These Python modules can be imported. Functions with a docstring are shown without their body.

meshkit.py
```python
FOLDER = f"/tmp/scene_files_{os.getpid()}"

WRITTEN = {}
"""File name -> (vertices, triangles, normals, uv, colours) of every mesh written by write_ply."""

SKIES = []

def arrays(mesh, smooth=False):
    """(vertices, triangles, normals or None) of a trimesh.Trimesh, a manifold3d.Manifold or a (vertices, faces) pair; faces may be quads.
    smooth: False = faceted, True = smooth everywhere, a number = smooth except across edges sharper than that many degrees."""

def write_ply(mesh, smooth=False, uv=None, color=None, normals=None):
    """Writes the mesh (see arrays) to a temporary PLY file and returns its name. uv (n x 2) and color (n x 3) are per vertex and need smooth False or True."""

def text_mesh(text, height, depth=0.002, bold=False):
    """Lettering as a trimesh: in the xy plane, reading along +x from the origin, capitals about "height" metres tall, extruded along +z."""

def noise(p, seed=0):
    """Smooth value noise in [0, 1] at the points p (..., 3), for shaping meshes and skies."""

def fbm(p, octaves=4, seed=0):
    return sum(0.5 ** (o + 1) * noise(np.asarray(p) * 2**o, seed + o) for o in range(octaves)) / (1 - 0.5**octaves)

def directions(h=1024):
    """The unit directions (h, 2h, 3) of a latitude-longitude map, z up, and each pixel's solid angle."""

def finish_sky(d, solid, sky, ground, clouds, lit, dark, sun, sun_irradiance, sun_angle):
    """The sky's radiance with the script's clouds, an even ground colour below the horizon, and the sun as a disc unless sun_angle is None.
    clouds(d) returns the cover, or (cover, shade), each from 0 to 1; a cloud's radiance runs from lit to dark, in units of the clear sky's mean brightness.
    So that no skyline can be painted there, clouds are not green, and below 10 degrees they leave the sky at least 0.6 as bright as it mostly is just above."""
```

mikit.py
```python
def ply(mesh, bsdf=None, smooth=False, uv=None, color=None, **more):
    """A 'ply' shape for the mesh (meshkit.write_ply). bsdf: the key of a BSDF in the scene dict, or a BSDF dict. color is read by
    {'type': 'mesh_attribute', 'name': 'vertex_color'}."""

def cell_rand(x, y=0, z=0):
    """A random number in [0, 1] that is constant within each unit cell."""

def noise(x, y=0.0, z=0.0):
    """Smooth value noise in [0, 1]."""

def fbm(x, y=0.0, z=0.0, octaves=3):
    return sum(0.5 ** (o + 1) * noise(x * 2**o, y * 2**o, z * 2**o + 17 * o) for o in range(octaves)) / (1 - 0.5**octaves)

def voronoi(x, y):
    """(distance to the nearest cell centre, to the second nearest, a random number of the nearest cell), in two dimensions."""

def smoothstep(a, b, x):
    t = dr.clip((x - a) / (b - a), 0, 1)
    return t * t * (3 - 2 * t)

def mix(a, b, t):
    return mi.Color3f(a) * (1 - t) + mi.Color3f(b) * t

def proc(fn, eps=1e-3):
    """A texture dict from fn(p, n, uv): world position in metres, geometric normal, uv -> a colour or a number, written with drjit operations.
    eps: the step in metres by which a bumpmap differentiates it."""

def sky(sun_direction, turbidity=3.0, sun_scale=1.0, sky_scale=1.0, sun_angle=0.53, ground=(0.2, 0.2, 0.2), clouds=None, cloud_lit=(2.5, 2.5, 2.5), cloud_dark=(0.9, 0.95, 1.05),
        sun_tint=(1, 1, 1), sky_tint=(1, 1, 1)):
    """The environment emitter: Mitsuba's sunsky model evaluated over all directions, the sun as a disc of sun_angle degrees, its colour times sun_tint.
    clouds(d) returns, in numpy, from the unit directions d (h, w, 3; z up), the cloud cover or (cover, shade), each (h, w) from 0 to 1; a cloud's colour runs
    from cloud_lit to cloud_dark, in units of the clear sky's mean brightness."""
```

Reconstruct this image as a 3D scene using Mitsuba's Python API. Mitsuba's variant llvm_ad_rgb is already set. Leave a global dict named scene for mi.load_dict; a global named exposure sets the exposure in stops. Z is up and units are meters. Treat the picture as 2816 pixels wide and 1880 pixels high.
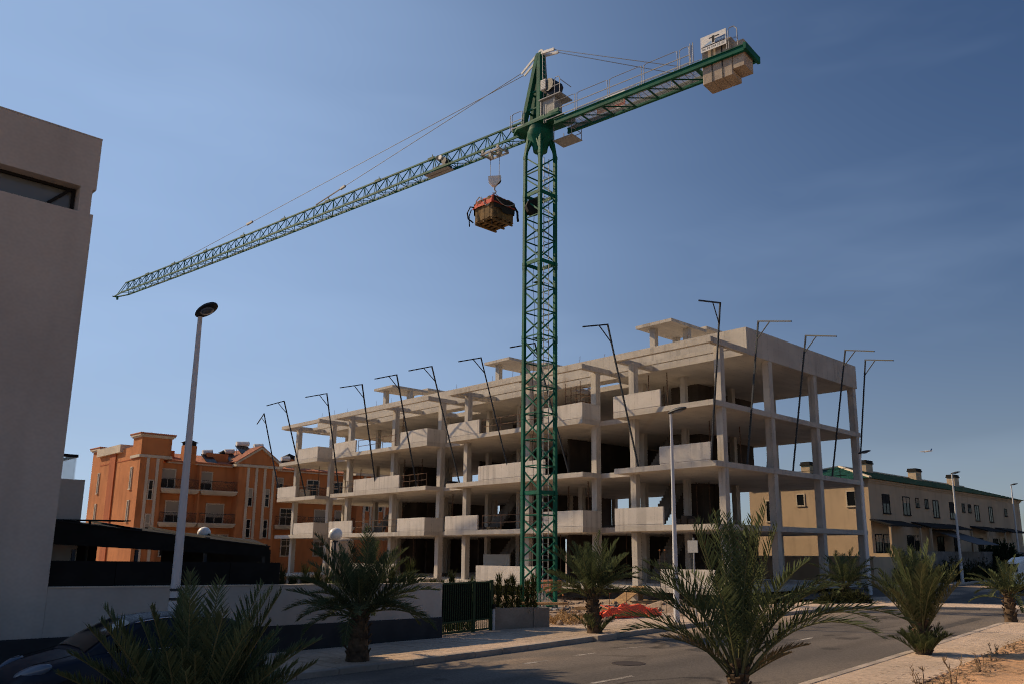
import math, numpy as np, trimesh, mitsuba as mi, mikit, meshkit, drjit as dr
from mikit import noise, fbm, voronoi, cell_rand, smoothstep, mix
from shapely.geometry import Polygon
scene, labels = {'type': 'scene'}, {}
T4 = mi.ScalarTransform4f
A = lambda *v: np.array(v, float)

# ---------------------------------------------------------------- camera, sky, exposure
AZ, PITCH, ROLL, EYE = -0.78, 0.2067, 0.00205, A(0, 0, 2.55)
_F0, _R0, _U0 = A(math.sin(AZ), math.cos(AZ), 0), A(math.cos(AZ), -math.sin(AZ), 0), A(0, 0, 1)
_F = _F0 * math.cos(PITCH) + _U0 * math.sin(PITCH)
_U = -_F0 * math.sin(PITCH) + _U0 * math.cos(PITCH)
_U = -_R0 * math.sin(ROLL) + _U * math.cos(ROLL)
scene['camera'] = {'type': 'perspective', 'fov': 63.69, 'fov_axis': 'x', 'near_clip': 0.2, 'far_clip': 9000.0,
                   'principal_point_offset_x': -0.03356, 'principal_point_offset_y': -0.05424,
                   'to_world': T4().look_at(origin=list(EYE), target=list(EYE + _F), up=list(_U))}
_sa, _se = math.radians(24), math.radians(33)
SUN = [-math.cos(_se) * math.cos(_sa), -math.cos(_se) * math.sin(_sa), math.sin(_se)]
def haze_cover(d):
    "thin bright haze that thickens towards the sun and towards the horizon"
    th = np.degrees(np.arccos(np.clip(d @ np.array(SUN), -1, 1))); el = np.degrees(np.arcsin(np.clip(d[..., 2], 0, 1)))
    wisp = .88 + .24 * meshkit.fbm(d * np.array([4., 4., 14.]) + 5, 4)
    th = th + .6 * (el - 20)
    a, b = .31 / (1 + (np.clip(th, 0, 180) / 64) ** 8) * wisp, .58 * np.exp(-el / 7.7)
    c = .06 * np.clip((meshkit.fbm(d * np.array([3., 3., 11.]) + 9, 5) - .5) * 4, 0, 1)
    return 1 - (1 - a) * (1 - b) * (1 - c), (b + .35 * c) / (a + b + c + 1e-6)
scene['sky'] = mikit.sky(SUN, turbidity=3, sun_scale=1.3, sky_scale=0.53, sun_tint=(1.0, 0.94, 0.865), sky_tint=(.76, 1.0, 1.36),
                         clouds=haze_cover, cloud_lit=(6.6, 9.2, 13.6), cloud_dark=(3.8, 3.7, 2.5))
exposure = 1.3

# ---------------------------------------------------------------- materials
def P(col, rough=0.85, **k):
    c = col if isinstance(col, dict) else {'type': 'rgb', 'value': list(col)}
    return {'type': 'twosided', 'bsdf': {'type': 'principled', 'base_color': c, 'roughness': rough, 'specular': k.pop('spec', 0.3), **k}}
def bump(inner, fn, scale, eps=0.01):
    b = inner['bsdf'] if inner['type'] == 'twosided' else inner
    return {'type': 'twosided', 'bsdf': {'type': 'bumpmap', 'arbitrary': mikit.proc(fn, eps), 'scale': scale, 'bsdf': b}}
def two(c1, c2, f, streak=0.0, fine=0.0):
    def fn(p, n, uv):
        a = smoothstep(0.3, 0.7, fbm(p.x * f, p.y * f, p.z * f, 4))
        c = mix(c1, c2, a)
        if streak: c = c * (1 - streak * smoothstep(0.45, 0.8, fbm(p.x * 2.7 + p.y * 1.9, p.y * 0.7, p.z * 0.25, 3)))
        if fine: c = c * (1 - fine * 0.5 + fine * noise(p.x * 23, p.y * 23, p.z * 23))
        return c
    return mikit.proc(fn)
def mat(name, b): scene['m_' + name] = b
def conc(c1, c2, panel=False):
    "raw concrete: cloudy pours, faint board joints, drips, pock marks"
    def fn(p, n, uv):
        h = p.x + p.y
        c = mix(c1, c2, smoothstep(.3, .7, fbm(p.x * .55, p.y * .55, p.z * .9, 5)))
        flat = smoothstep(.6, .8, dr.abs(n.z))
        joint_v = smoothstep(.016, .004, dr.abs(h / 1.35 - dr.floor(h / 1.35 + .5)) * 1.35)
        joint_u = dr.maximum(smoothstep(.014, .004, dr.abs(p.x / .9 - dr.floor(p.x / .9 + .5)) * .9), .6 * smoothstep(.014, .004, dr.abs(p.y / 2.2 - dr.floor(p.y / 2.2 + .5)) * 2.2))
        tone = .945 + .11 * cell_rand(dr.floor(h / 1.35 + .5), dr.floor(p.z / 1.1), 2)
        c = c * dr.select(flat > .5, .93 + .14 * cell_rand(dr.floor(p.x / .9 + .5), dr.floor(p.y / 2.2 + .5), 7), tone)
        c = c * (1 - .30 * (joint_v * (1 - flat) + joint_u * flat))
        drip = smoothstep(.52, .8, noise(h * 5.5, 3.0, p.z * .22)) * smoothstep(.4, .7, fbm(h * .35, p.z * .4, 8, 3))
        rust = smoothstep(.66, .85, noise(h * 3.1, 7.0, p.z * .35)) * smoothstep(.55, .75, noise(h * .4, p.z * .3, 11))
        c = c * (1 - .20 * drip * (1 - flat)); c = mix(c, (.33, .24, .16), .22 * rust)
        pock = smoothstep(.80, .9, noise(p.x * 13, p.y * 13, p.z * 13))
        return c * (1 - .13 * pock) * (.95 + .1 * noise(p.x * 31, p.y * 31, p.z * 31))
    return mikit.proc(fn)
mat('concrete', P(conc((.485, .445, .388), (.425, .39, .345)), .92))
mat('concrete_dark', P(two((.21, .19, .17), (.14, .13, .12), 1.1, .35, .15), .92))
mat('panel', P(conc((.565, .525, .475), (.505, .47, .425)), .9))
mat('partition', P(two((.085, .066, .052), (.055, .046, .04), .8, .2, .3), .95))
mat('green', P(two((.002, .118, .072), (.006, .085, .052), 2.2, .15, .2), .6, spec=.18))
mat('green_dark', P((.002, .07, .045), .6, spec=.2))
mat('galva', P((.33, .335, .34), .6, metallic=.2))
mat('grating', P((.30, .31, .32), .6))
mat('cable', P((.07, .07, .075), .5))
mat('green_gate', P((.02, .05, .02), .6))
mat('dry_stalk', P((.27, .19, .115), .95))
mat('rust', P(two((.16, .085, .05), (.09, .06, .045), 6, 0, .4), .85))
mat('dark_steel', P((.018, .024, .032), .55, spec=.4))
mat('black', P((.012, .012, .013), .8))
mat('black_net', P(two((.006, .006, .006), (.011, .011, .0105), 3, 0, .3), .9))
mat('counterweight', P(two((.45, .38, .30), (.36, .30, .24), 2, .2, .1), .9))
mat('white', P((.74, .73, .70), .6))
mat('grey_box', P((.33, .33, .31), .6))
mat('red', P((.55, .07, .035), .7))
mat('blue', P((.012, .07, .22), .6))
mat('lightblue', P((.28, .42, .60), .6))
mat('ink', P((.015, .015, .02), .7))
mat('white_wall', P(two((.50, .455, .40), (.43, .39, .345), .45, .12, .10), .85))
mat('wall_base', P(two((.045, .047, .052), (.03, .032, .036), 1.2, .2, .2), .85))
mat('glass', {'type': 'thindielectric', 'int_ior': 1.5})
mat('sky_glass', P((.15, .165, .165), .1, spec=.6))
mat('pane', P((.010, .012, .014), .12, spec=.22))
mat('orange', P(two((.52, .20, .075), (.45, .165, .06), .45, .18, .06), .9))
mat('orange_deep', P(two((.42, .12, .045), (.36, .10, .04), .45, .12, .06), .9))
mat('cream', P(two((.58, .50, .39), (.50, .43, .335), .6, .15, .05), .85))
mat('beige', P(two((.49, .37, .25), (.43, .325, .22), .35, .14, .08), .9))
mat('terracotta', P(two((.42, .15, .08), (.30, .12, .07), 3, 0, .4), .85))
mat('green_tile', P(two((.02, .105, .075), (.014, .075, .055), 2, 0, .5), .5))
mat('awning_dark', P((.016, .015, .014), .85))
mat('awning_grey', P((.10, .10, .105), .85))
mat('pole_paint', P((.56, .56, .57), .45, spec=.4))
mat('globe', P((.80, .79, .76), .35))
mat('timber', P(two((.42, .26, .12), (.30, .18, .085), 3, .3, .2), .85))
mat('load_wood', P(two((.22, .14, .06), (.11, .075, .04), 3, .3, .2), .9))
mat('tarp_dark', P((.02, .02, .018), .8))
mat('tarp_red', P((.42, .05, .025), .75))
mat('net_red', P((.85, .13, .06), .8))
def f_asphalt(p, n, uv):
    a = fbm(p.x * .35, p.y * .12, 0, 4)
    c = mix((.128, .108, .090), (.088, .077, .068), smoothstep(.35, .7, a))
    sand = smoothstep(2.4, .3, dr.abs(p.x + 15.9 + (p.y - 10) * .09)) * smoothstep(.30, .62, fbm(p.x * .7, p.y * .35, 3, 3))
    c = mix(c, (.30, .225, .16), sand * .85)
    trk = smoothstep(.5, .1, dr.abs(dr.abs(p.x + 13.1 + p.y * .065) - .85)) + smoothstep(.5, .1, dr.abs(dr.abs(p.x + 10.2 + p.y * .065) - .8))
    c = c * (1 - .16 * trk * (.5 + noise(p.x, p.y * .15, 2)))
    spot = smoothstep(.72, .85, fbm(p.x * 1.1, p.y * .9, 12, 3))
    c = c * (1 - .4 * spot)
    crack = smoothstep(.035, .0, dr.abs(fbm(p.x * .5, p.y * .22, 9, 4) - .5)) * smoothstep(.5, .65, noise(p.x * .2, p.y * .15, 5))
    return c * (1 - .55 * crack) * (.80 + .40 * noise(p.x * 30, p.y * 30, 0))
mat('asphalt', P(mikit.proc(f_asphalt), .92))
def f_pave(p, n, uv):
    c = mix((.44, .335, .25), (.34, .265, .20), smoothstep(.3, .7, fbm(p.x * .6, p.y * .5, 1, 4)))
    return c * (.88 + .24 * noise(p.x * 14, p.y * 14, 0))
mat('pavement', P(mikit.proc(f_pave), .92))
mat('kerb', P(two((.36, .30, .245), (.26, .22, .185), 1.2, 0, .2), .92))
def f_sand(p, n, uv):
    c = mix((.50, .285, .15), (.37, .225, .125), smoothstep(.3, .7, fbm(p.x * .5, p.y * .5, 2, 5)))
    peb = smoothstep(.62, .8, noise(p.x * 9, p.y * 9, 4))
    return mix(c, (.22, .16, .11), peb * .5) * (.85 + .3 * noise(p.x * 33, p.y * 33, 1))
mat('sand', P(mikit.proc(f_sand), .97))
def f_site(p, n, uv):
    c = mix((.34, .25, .175), (.22, .165, .12), smoothstep(.3, .7, fbm(p.x * .4, p.y * .4, 6, 5)))
    return c * (.8 + .4 * noise(p.x * 6, p.y * 6, 1)) * (.85 + .3 * noise(p.x * 25, p.y * 25, 1))
mat('site', P(mikit.proc(f_site), .97))
mat('paint_line', P(two((.34, .31, .275), (.17, .15, .13), 5, 0, .5), .9))
mat('patch', P(two((.072, .064, .058), (.055, .05, .046), 2, 0, .3), .92))
mat('iron', P((.05, .04, .035), .7))
mat('blind', P((.32, .28, .22), .85))
VC = {'type': 'mesh_attribute', 'name': 'vertex_color'}
mat('leaf', {'type': 'principledthin', 'base_color': VC, 'roughness': .5, 'diff_trans': .5, 'spec_trans': 0.0, 'eta': 1.4})
mat('vcol', P(VC, .9))
mat('trunk', P(two((.13, .085, .05), (.06, .042, .028), 6, 0, .5), .95))
mat('car_paint', {'type': 'principled', 'base_color': {'type': 'rgb', 'value': [.010, .016, .03]}, 'roughness': .5, 'specular': .25, 'clearcoat': .15, 'clearcoat_gloss': .9, 'metallic': .1})
mat('rubber', P((.014, .014, .014), .9))
mat('lamp_lens', P((.11, .14, .19), .1, spec=.7, clearcoat=.6))
mat('chrome', P((.6, .6, .62), .15, metallic=1.0))
mat('curtain', P((.30, .28, .25), .9))

# ---------------------------------------------------------------- helpers
used = {}
def key(parent, name):
    k = f'{parent}__{name}' if parent else name
    i = used.get(k, -1) + 1
    used[k] = i
    return k if i == 0 else f'{k}_{i:03d}'
def tag(k, label=None, cat=None, group=None, kind=None):
    labels[k] = {a: b for a, b in dict(label=label, category=cat, group=group, kind=kind).items() if b}
    return k
def thing(name, label, cat, group=None): return tag(key(None, name), label, cat, group)
def cat_(ms):
    ms = [m for m in ms if m is not None]
    return trimesh.util.concatenate(ms) if len(ms) > 1 else ms[0]
def add(parent, name, mesh, m, smooth=False, color=None, label=None):
    k = key(parent, name)
    scene[k] = mikit.ply(mesh, 'm_' + m, smooth, color=color)
    if label: labels[k] = {'label': label}
    return k
def struct(name, mesh, m, label, smooth=False):
    k = key(None, name); scene[k] = mikit.ply(mesh, 'm_' + m, smooth); tag(k, label, None, None, 'structure'); return k
BF = np.array([[0,2,1],[0,3,2],[4,5,6],[4,6,7],[0,1,5],[0,5,4],[1,2,6],[1,6,5],[2,3,7],[2,7,6],[3,0,4],[3,4,7]])
def hexa(v8): return trimesh.Trimesh(np.array(v8, float), BF, process=False)
def box(x0, x1, y0, y1, z0, z1):
    x0, x1 = min(x0, x1), max(x0, x1); y0, y1 = min(y0, y1), max(y0, y1); z0, z1 = min(z0, z1), max(z0, z1)
    return hexa([(x0,y0,z0),(x1,y0,z0),(x1,y1,z0),(x0,y1,z0),(x0,y0,z1),(x1,y0,z1),(x1,y1,z1),(x0,y1,z1)])
def cbox(x0, x1, y0, y1, z0, z1, c=.015):
    "box with its upright and top edges chamfered"
    x0, x1 = min(x0, x1), max(x0, x1); y0, y1 = min(y0, y1), max(y0, y1)
    g = Polygon([(x0+c,y0),(x1-c,y0),(x1,y0+c),(x1,y1-c),(x1-c,y1),(x0+c,y1),(x0,y1-c),(x0,y0+c)])
    m = trimesh.creation.extrude_polygon(g, z1 - z0 - c, engine='earcut'); m.apply_translation((0, 0, z0))
    v = np.array(m.vertices); top = v[:, 2] > z1 - c - 1e-6
    lid = [(x0+c,y0+c,z1),(x1-c,y0+c,z1),(x1-c,y1-c,z1),(x0+c,y1-c,z1),(x0+c,y0,z1-c),(x1-c,y0,z1-c),(x1,y0+c,z1-c),(x1,y1-c,z1-c),(x1-c,y1,z1-c),(x0+c,y1,z1-c),(x0,y1-c,z1-c),(x0,y0+c,z1-c)]
    f = [(0,1,2),(0,2,3),(4,5,1),(4,1,0),(5,6,1),(6,7,2),(6,2,1),(7,8,2),(8,9,3),(8,3,2),(9,10,3),(10,11,0),(10,0,3),(11,4,0)]
    return cat_([m, trimesh.Trimesh(np.array(lid), np.array(f), process=False)])
def prism(pts, z0, z1):
    m = trimesh.creation.extrude_polygon(Polygon(pts), z1 - z0, engine='earcut'); m.apply_translation((0, 0, z0)); return m
def sheet(pts, z):
    v, f = trimesh.creation.triangulate_polygon(Polygon(pts), engine='earcut')
    v3 = np.c_[v, np.full(len(v), z)]
    m = trimesh.Trimesh(v3, f, process=False)
    if m.face_normals[:, 2].mean() < 0: m.invert()
    return m
def frame(d, up=(0, 0, 1)):
    d = np.asarray(d, float); d = d / np.linalg.norm(d)
    u = np.asarray(up, float)
    if abs(d @ u) > .98: u = A(1, 0, 0) if abs(d[0]) < .9 else A(0, 1, 0)
    s = np.cross(u, d); s /= np.linalg.norm(s)
    return s, np.cross(d, s), d
_unit = {}
def _u(kind, m):
    if (kind, m) not in _unit:
        g = box(-.5, .5, -.5, .5, 0, 1) if kind == 'b' else trimesh.creation.cylinder(radius=.5, height=1, sections=10 if kind == 'c' else 6)
        if kind != 'b': g.apply_translation((0, 0, .5))
        _unit[kind, m] = mikit.ply(g, 'm_' + m, False if kind == 'b' else 40)
    return _unit[kind, m]
def beam(parent, name, p, q, w, h, m, kind='b', up=(0, 0, 1)):
    "a straight bar from p to q as an entry of its own, sharing one unit mesh per material"
    p, q = np.asarray(p, float), np.asarray(q, float)
    s, u, d = frame(q - p, up)
    X = np.eye(4); X[:3, 0] = s * w; X[:3, 1] = u * h; X[:3, 2] = q - p; X[:3, 3] = p
    k = key(parent, name)
    scene[k] = {**_u(kind, m), 'to_world': T4(X)}
    return k
def bar(p, q, w, h=None, kind='b', up=(0, 0, 1)):
    p, q = np.asarray(p, float), np.asarray(q, float); h = h or w
    s, u, d = frame(q - p, up)
    g = box(-.5, .5, -.5, .5, 0, 1) if kind == 'b' else trimesh.creation.cylinder(radius=.5, height=1, sections=8)
    if kind != 'b': g.apply_translation((0, 0, .5))
    X = np.eye(4); X[:3, 0] = s * w; X[:3, 1] = u * h; X[:3, 2] = q - p; X[:3, 3] = p
    g.apply_transform(X); return g
def tube(pts, r, sides=6):
    p = np.asarray(pts, float); r = np.broadcast_to(r, len(p))
    t = np.gradient(p, axis=0); t /= np.linalg.norm(t, axis=1, keepdims=True) + 1e-12
    a = np.cross(t, np.where(np.abs(t[:, 2:]) < .9, [0, 0, 1.], [1., 0, 0])); a /= np.linalg.norm(a, axis=1, keepdims=True) + 1e-12
    b = np.cross(t, a); ang = np.arange(sides) * 2 * np.pi / sides
    v = (p[:, None] + r[:, None, None] * (np.cos(ang)[None, :, None] * a[:, None] + np.sin(ang)[None, :, None] * b[:, None])).reshape(-1, 3)
    f = []
    for i in range(len(p) - 1):
        for j in range(sides):
            a0, a1 = i * sides + j, i * sides + (j + 1) % sides
            f += [(a0, a1, a1 + sides), (a0, a1 + sides, a0 + sides)]
    n = len(v); v = np.vstack([v, p[0], p[-1]])
    for j in range(sides):
        f += [(n, (j + 1) % sides, j), (n + 1, n - sides + j, n - sides + (j + 1) % sides)]
    return trimesh.Trimesh(v, np.array(f), process=False)
def ell(c, r, sub=2, R=None):
    m = trimesh.creation.icosphere(subdivisions=sub, radius=1.0); v = np.array(m.vertices) * r
    if R is not None: v = v @ np.asarray(R).T
    m.vertices = v + np.asarray(c, float); return m
def moved(m, loc=(0, 0, 0), rz=0.0):
    m = m.copy(); c, s = math.cos(rz), math.sin(rz); v = np.array(m.vertices)
    m.vertices = np.c_[v[:, 0] * c - v[:, 1] * s, v[:, 0] * s + v[:, 1] * c, v[:, 2]] + np.asarray(loc, float); return m

# ---------------------------------------------------------------- ground, road, pavements
rng = np.random.default_rng(7)
def terrain(x0, x1, y0, y1, n, m, zf):
    xs, ys = np.linspace(x0, x1, n), np.linspace(y0, y1, m)
    gx, gy = np.meshgrid(xs, ys, indexing='ij'); v = np.c_[gx.ravel(), gy.ravel(), zf(gx, gy).ravel()]
    i, j = np.meshgrid(np.arange(n - 1), np.arange(m - 1), indexing='ij'); a = (i * m + j).ravel()
    return trimesh.Trimesh(v, np.vstack([np.c_[a, a + m, a + m + 1], np.c_[a, a + m + 1, a + 1]]), process=False)
struct('ground', sheet([(-4000, -600), (4000, -600), (4000, 5000), (-4000, 5000)], -.62), 'site', 'bare sandy ground stretching to the horizon behind the buildings')
KERB_L = [(-15.9, -25), (-15.95, 5), (-16.1, 11.4), (-16.4, 15.2), (-16.95, 20.5), (-17.43, 25.0), (-17.85, 30.5), (-18.07, 36.0), (-17.5, 38.6), (-15.6, 40.6), (-12.8, 41.9), (-8, 43.2), (0, 44.6), (40, 50)]
KERB_R = [(-7.3, -25), (-7.75, 5), (-8.18, 15.0), (-9.1, 24.4), (-10.0, 33.0), (-9.6, 34.6), (-8.2, 35.9), (-4, 37.2), (40, 42)]
def offset(line, d):
    p = np.array(line, float); t = np.gradient(p, axis=0); t /= np.linalg.norm(t, axis=1, keepdims=True)
    return p + np.c_[t[:, 1], -t[:, 0]] * d
struct('road', sheet(list(map(tuple, offset(KERB_L, -.1))) + list(map(tuple, offset(KERB_R, .1)))[::-1], 0.0), 'asphalt', 'dusty grey asphalt road curving to the right past the building site')
def pavement(name, inner, outer, label, m='pavement'):
    return struct(name, prism(list(map(tuple, inner)) + list(map(tuple, outer))[::-1], -.3, .118), m, label)
kin = offset(KERB_L, -.20)
pl_out = [(-22.0, -25), (-22.0, 15.6), (-21.0, 20.5), (-20.9, 24.4), (-21.2, 30), (-21.4, 36), (-21.0, 40.5), (-18.2, 43.6), (-14.0, 44.9), (-8, 46.2), (0, 47.6), (40, 53)]
PAVE_L = pavement('pavement', kin[:], [(p[0], p[1]) for p in pl_out], 'tan pavement on the far side of the road along the walls and the site')
kout = offset(KERB_R, .20)
PAVE_R = pavement('near_pavement', kout[:], [(-5.7, -25), (-6.0, 5), (-6.55, 15), (-7.1, 22), (-7.6, 28), (-7.9, 31.6), (-6.5, 33.6), (-3, 34.8), (40, 39.6)], 'tan paved footway in front, with palms along its kerb')
def kerb_stones(parent, line, side, ya, yb):
    p = np.array(line, float); seg = np.linalg.norm(np.diff(p, axis=0), axis=1); s = np.r_[0, np.cumsum(seg)]
    at = lambda d: A(np.interp(d, s, p[:, 0]), np.interp(d, s, p[:, 1]))
    d, far = 0.0, []
    r = np.random.default_rng(3)
    while d + 1.0 < s[-1]:
        a, b = at(d + .008), at(d + .992); t = (b - a) / np.linalg.norm(b - a); n = A(t[1], -t[0]) * side
        h = .128 + r.uniform(-.006, .006); z0 = -.2
        q = [a, b, b + n * .2, a + n * .2]; c = .02
        top = [a + n * c, b + n * c, b + n * .2, a + n * .2]
        v = [(*q[0], z0), (*q[1], z0), (*q[2], z0), (*q[3], z0), (*q[0], h - c), (*q[1], h - c), (*q[2], h), (*q[3], h), (*top[0], h), (*top[1], h)]
        f = [(0,1,5),(0,5,4),(4,5,9),(4,9,8),(8,9,6),(8,6,7),(0,2,1),(0,3,2),(2,3,7),(2,7,6),(0,4,8),(0,8,7),(0,7,3),(1,2,6),(1,6,9),(1,9,5)]
        m = trimesh.Trimesh(np.array(v), np.array(f), process=False)
        if ya < a[1] < yb and a[0] < 2: add(parent, 'kerb_stone', m, 'kerb')
        else: far.append(m)
        d += 1.0
    k = add(parent, 'distant_kerb', cat_(far), 'kerb'); labels[k] = {'kind': 'stuff'}
kerb_stones(PAVE_L, KERB_L, -1, 6, 46)
kerb_stones(PAVE_R, KERB_R, 1, 6, 38)
tl = []
for j in range(150):
    y = 8.0 + j * .2
    x0 = np.interp(y, [q[1] for q in KERB_R[:5]], [q[0] for q in KERB_R[:5]]) + .215
    x1 = np.interp(y, [-25, 5, 15, 22, 28, 31.6, 33.6], [-5.7, -6.0, -6.55, -7.1, -7.6, -7.9, -7.9])
    n = int((x1 - x0) / .4)
    for i in range(n):
        h = .1225 + rng.uniform(0, .005); x = x0 + i * (x1 - x0) / n + (.1 if j % 2 else 0)
        if x + .4 > x1 + .05: continue
        tl.append(box(x + .007, x + (x1 - x0) / n - .007, y + .006, y + .194, .1, h))
k = add(PAVE_R, 'paving_tile', cat_(tl), 'pavement'); labels[k] = {'kind': 'stuff'}
tl = []
for j in range(100):
    y = 10.0 + j * .4
    x1 = np.interp(y, [q[1] for q in KERB_L[1:8]], [q[0] for q in KERB_L[1:8]]) - .215
    for i in range(8):
        if i > 4 and y > 24: continue
        h = .1225 + rng.uniform(0, .006); x = x1 - (i + 1) * .4
        tl.append(box(x + .008, x + .392, y + .008, y + .392, .1, h))
k = add(PAVE_L, 'paving_tile', cat_(tl), 'pavement'); labels[k] = {'kind': 'stuff'}
def f_sandz(x, y):
    return .10 + .25 * (meshkit.fbm(np.stack([x * .35, y * .35, 0 * x], -1), 4) - .45) + .5 * np.clip((x + 5.5) / 9, 0, 1)
def sandgrid():
    n, m = 90, 140; t = np.linspace(0, 1, n); ys = np.linspace(-8, 31.4, m)
    xl = np.interp(ys, [-25, 5, 15, 22, 28, 31.6], [-5.7, -6.0, -6.55, -7.1, -7.6, -7.9])
    gx = xl[None, :] + .004 + t[:, None] ** 1.5 * 26; gy = np.broadcast_to(ys, gx.shape)
    z = f_sandz(gx, gy); z = np.where(t[:, None] == 0, .09, z)
    v = np.c_[gx.ravel(), gy.ravel(), z.ravel()]; i, j = np.meshgrid(np.arange(n - 1), np.arange(m - 1), indexing='ij'); a = (i * m + j).ravel()
    return trimesh.Trimesh(v, np.vstack([np.c_[a, a + m, a + m + 1], np.c_[a, a + m + 1, a + 1]]), process=False)
struct('sandy_plot', sandgrid(), 'sand', 'bare orange sand plot beside the near footway', True)
def f_sitez(x, y):
    z = -.18 + .5 * (meshkit.fbm(np.stack([x * .3, y * .3, 0 * x + 3], -1), 5) - .42)
    z = z - .25 * np.clip((y - 33.5) / 3, 0, 1)
    for (hx, hy, r, h) in [(-23.2, 31.2, 2.2, .55), (-30.0, 26.4, 2.0, .4), (-34, 33, 2, .5)]:
        z = z + h * np.exp(-((x - hx) ** 2 + (y - hy) ** 2) / (r * .6) ** 2)
    return np.where(x > -21.6, np.maximum(np.minimum(z, .05), -.1), z)
struct('site_ground', terrain(-86, -20.4, 15.5, 66, 190, 150, f_sitez), 'site', 'rubble strewn sandy building site around the concrete frame', True)
struct('asphalt_lot', sheet([(-33, 44), (-21, 44), (-18.2, 43.7), (-14.0, 45), (-8, 46.3), (0, 47.7), (40, 53), (140, 70), (140, 200), (-40, 200), (-33, 120)], .02), 'asphalt', 'side street and open asphalt behind the bend of the road')
struct('far_pavement', prism([(-29.5, 62), (-23.5, 62), (-25.0, 80), (-29.5, 125), (-34, 125), (-30.4, 66)], -.2, .14), 'pavement', 'far pavement in front of the beige houses')
struct('lawn_strip', box(-60, -21.6, -24, 15.4, -.4, .10), 'site', 'earth bed behind the white garden wall')
for (xa, ya, xb, yb) in [(-14.58, 14.0, -14.6, 14.86), (-14.8, 15.95, -14.79, 16.81), (-14.95, 17.93, -14.86, 18.9)]:
    k = key('road', 'parking_mark'); scene[k] = mikit.ply(sheet([(xa - .06, ya), (xa + .06, ya), (xb + .06, yb), (xb - .06, yb)], .004), 'm_paint_line')
for (xa, ya, xb, yb) in [(-11.5, 12.9, -11.57, 14.3), (-12.6, 23.0, -12.75, 24.5)]:
    k = key('road', 'centre_mark'); scene[k] = mikit.ply(sheet([(xa - .06, ya), (xa + .06, ya), (xb + .06, yb), (xb - .06, yb)], .004), 'm_paint_line')

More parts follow.
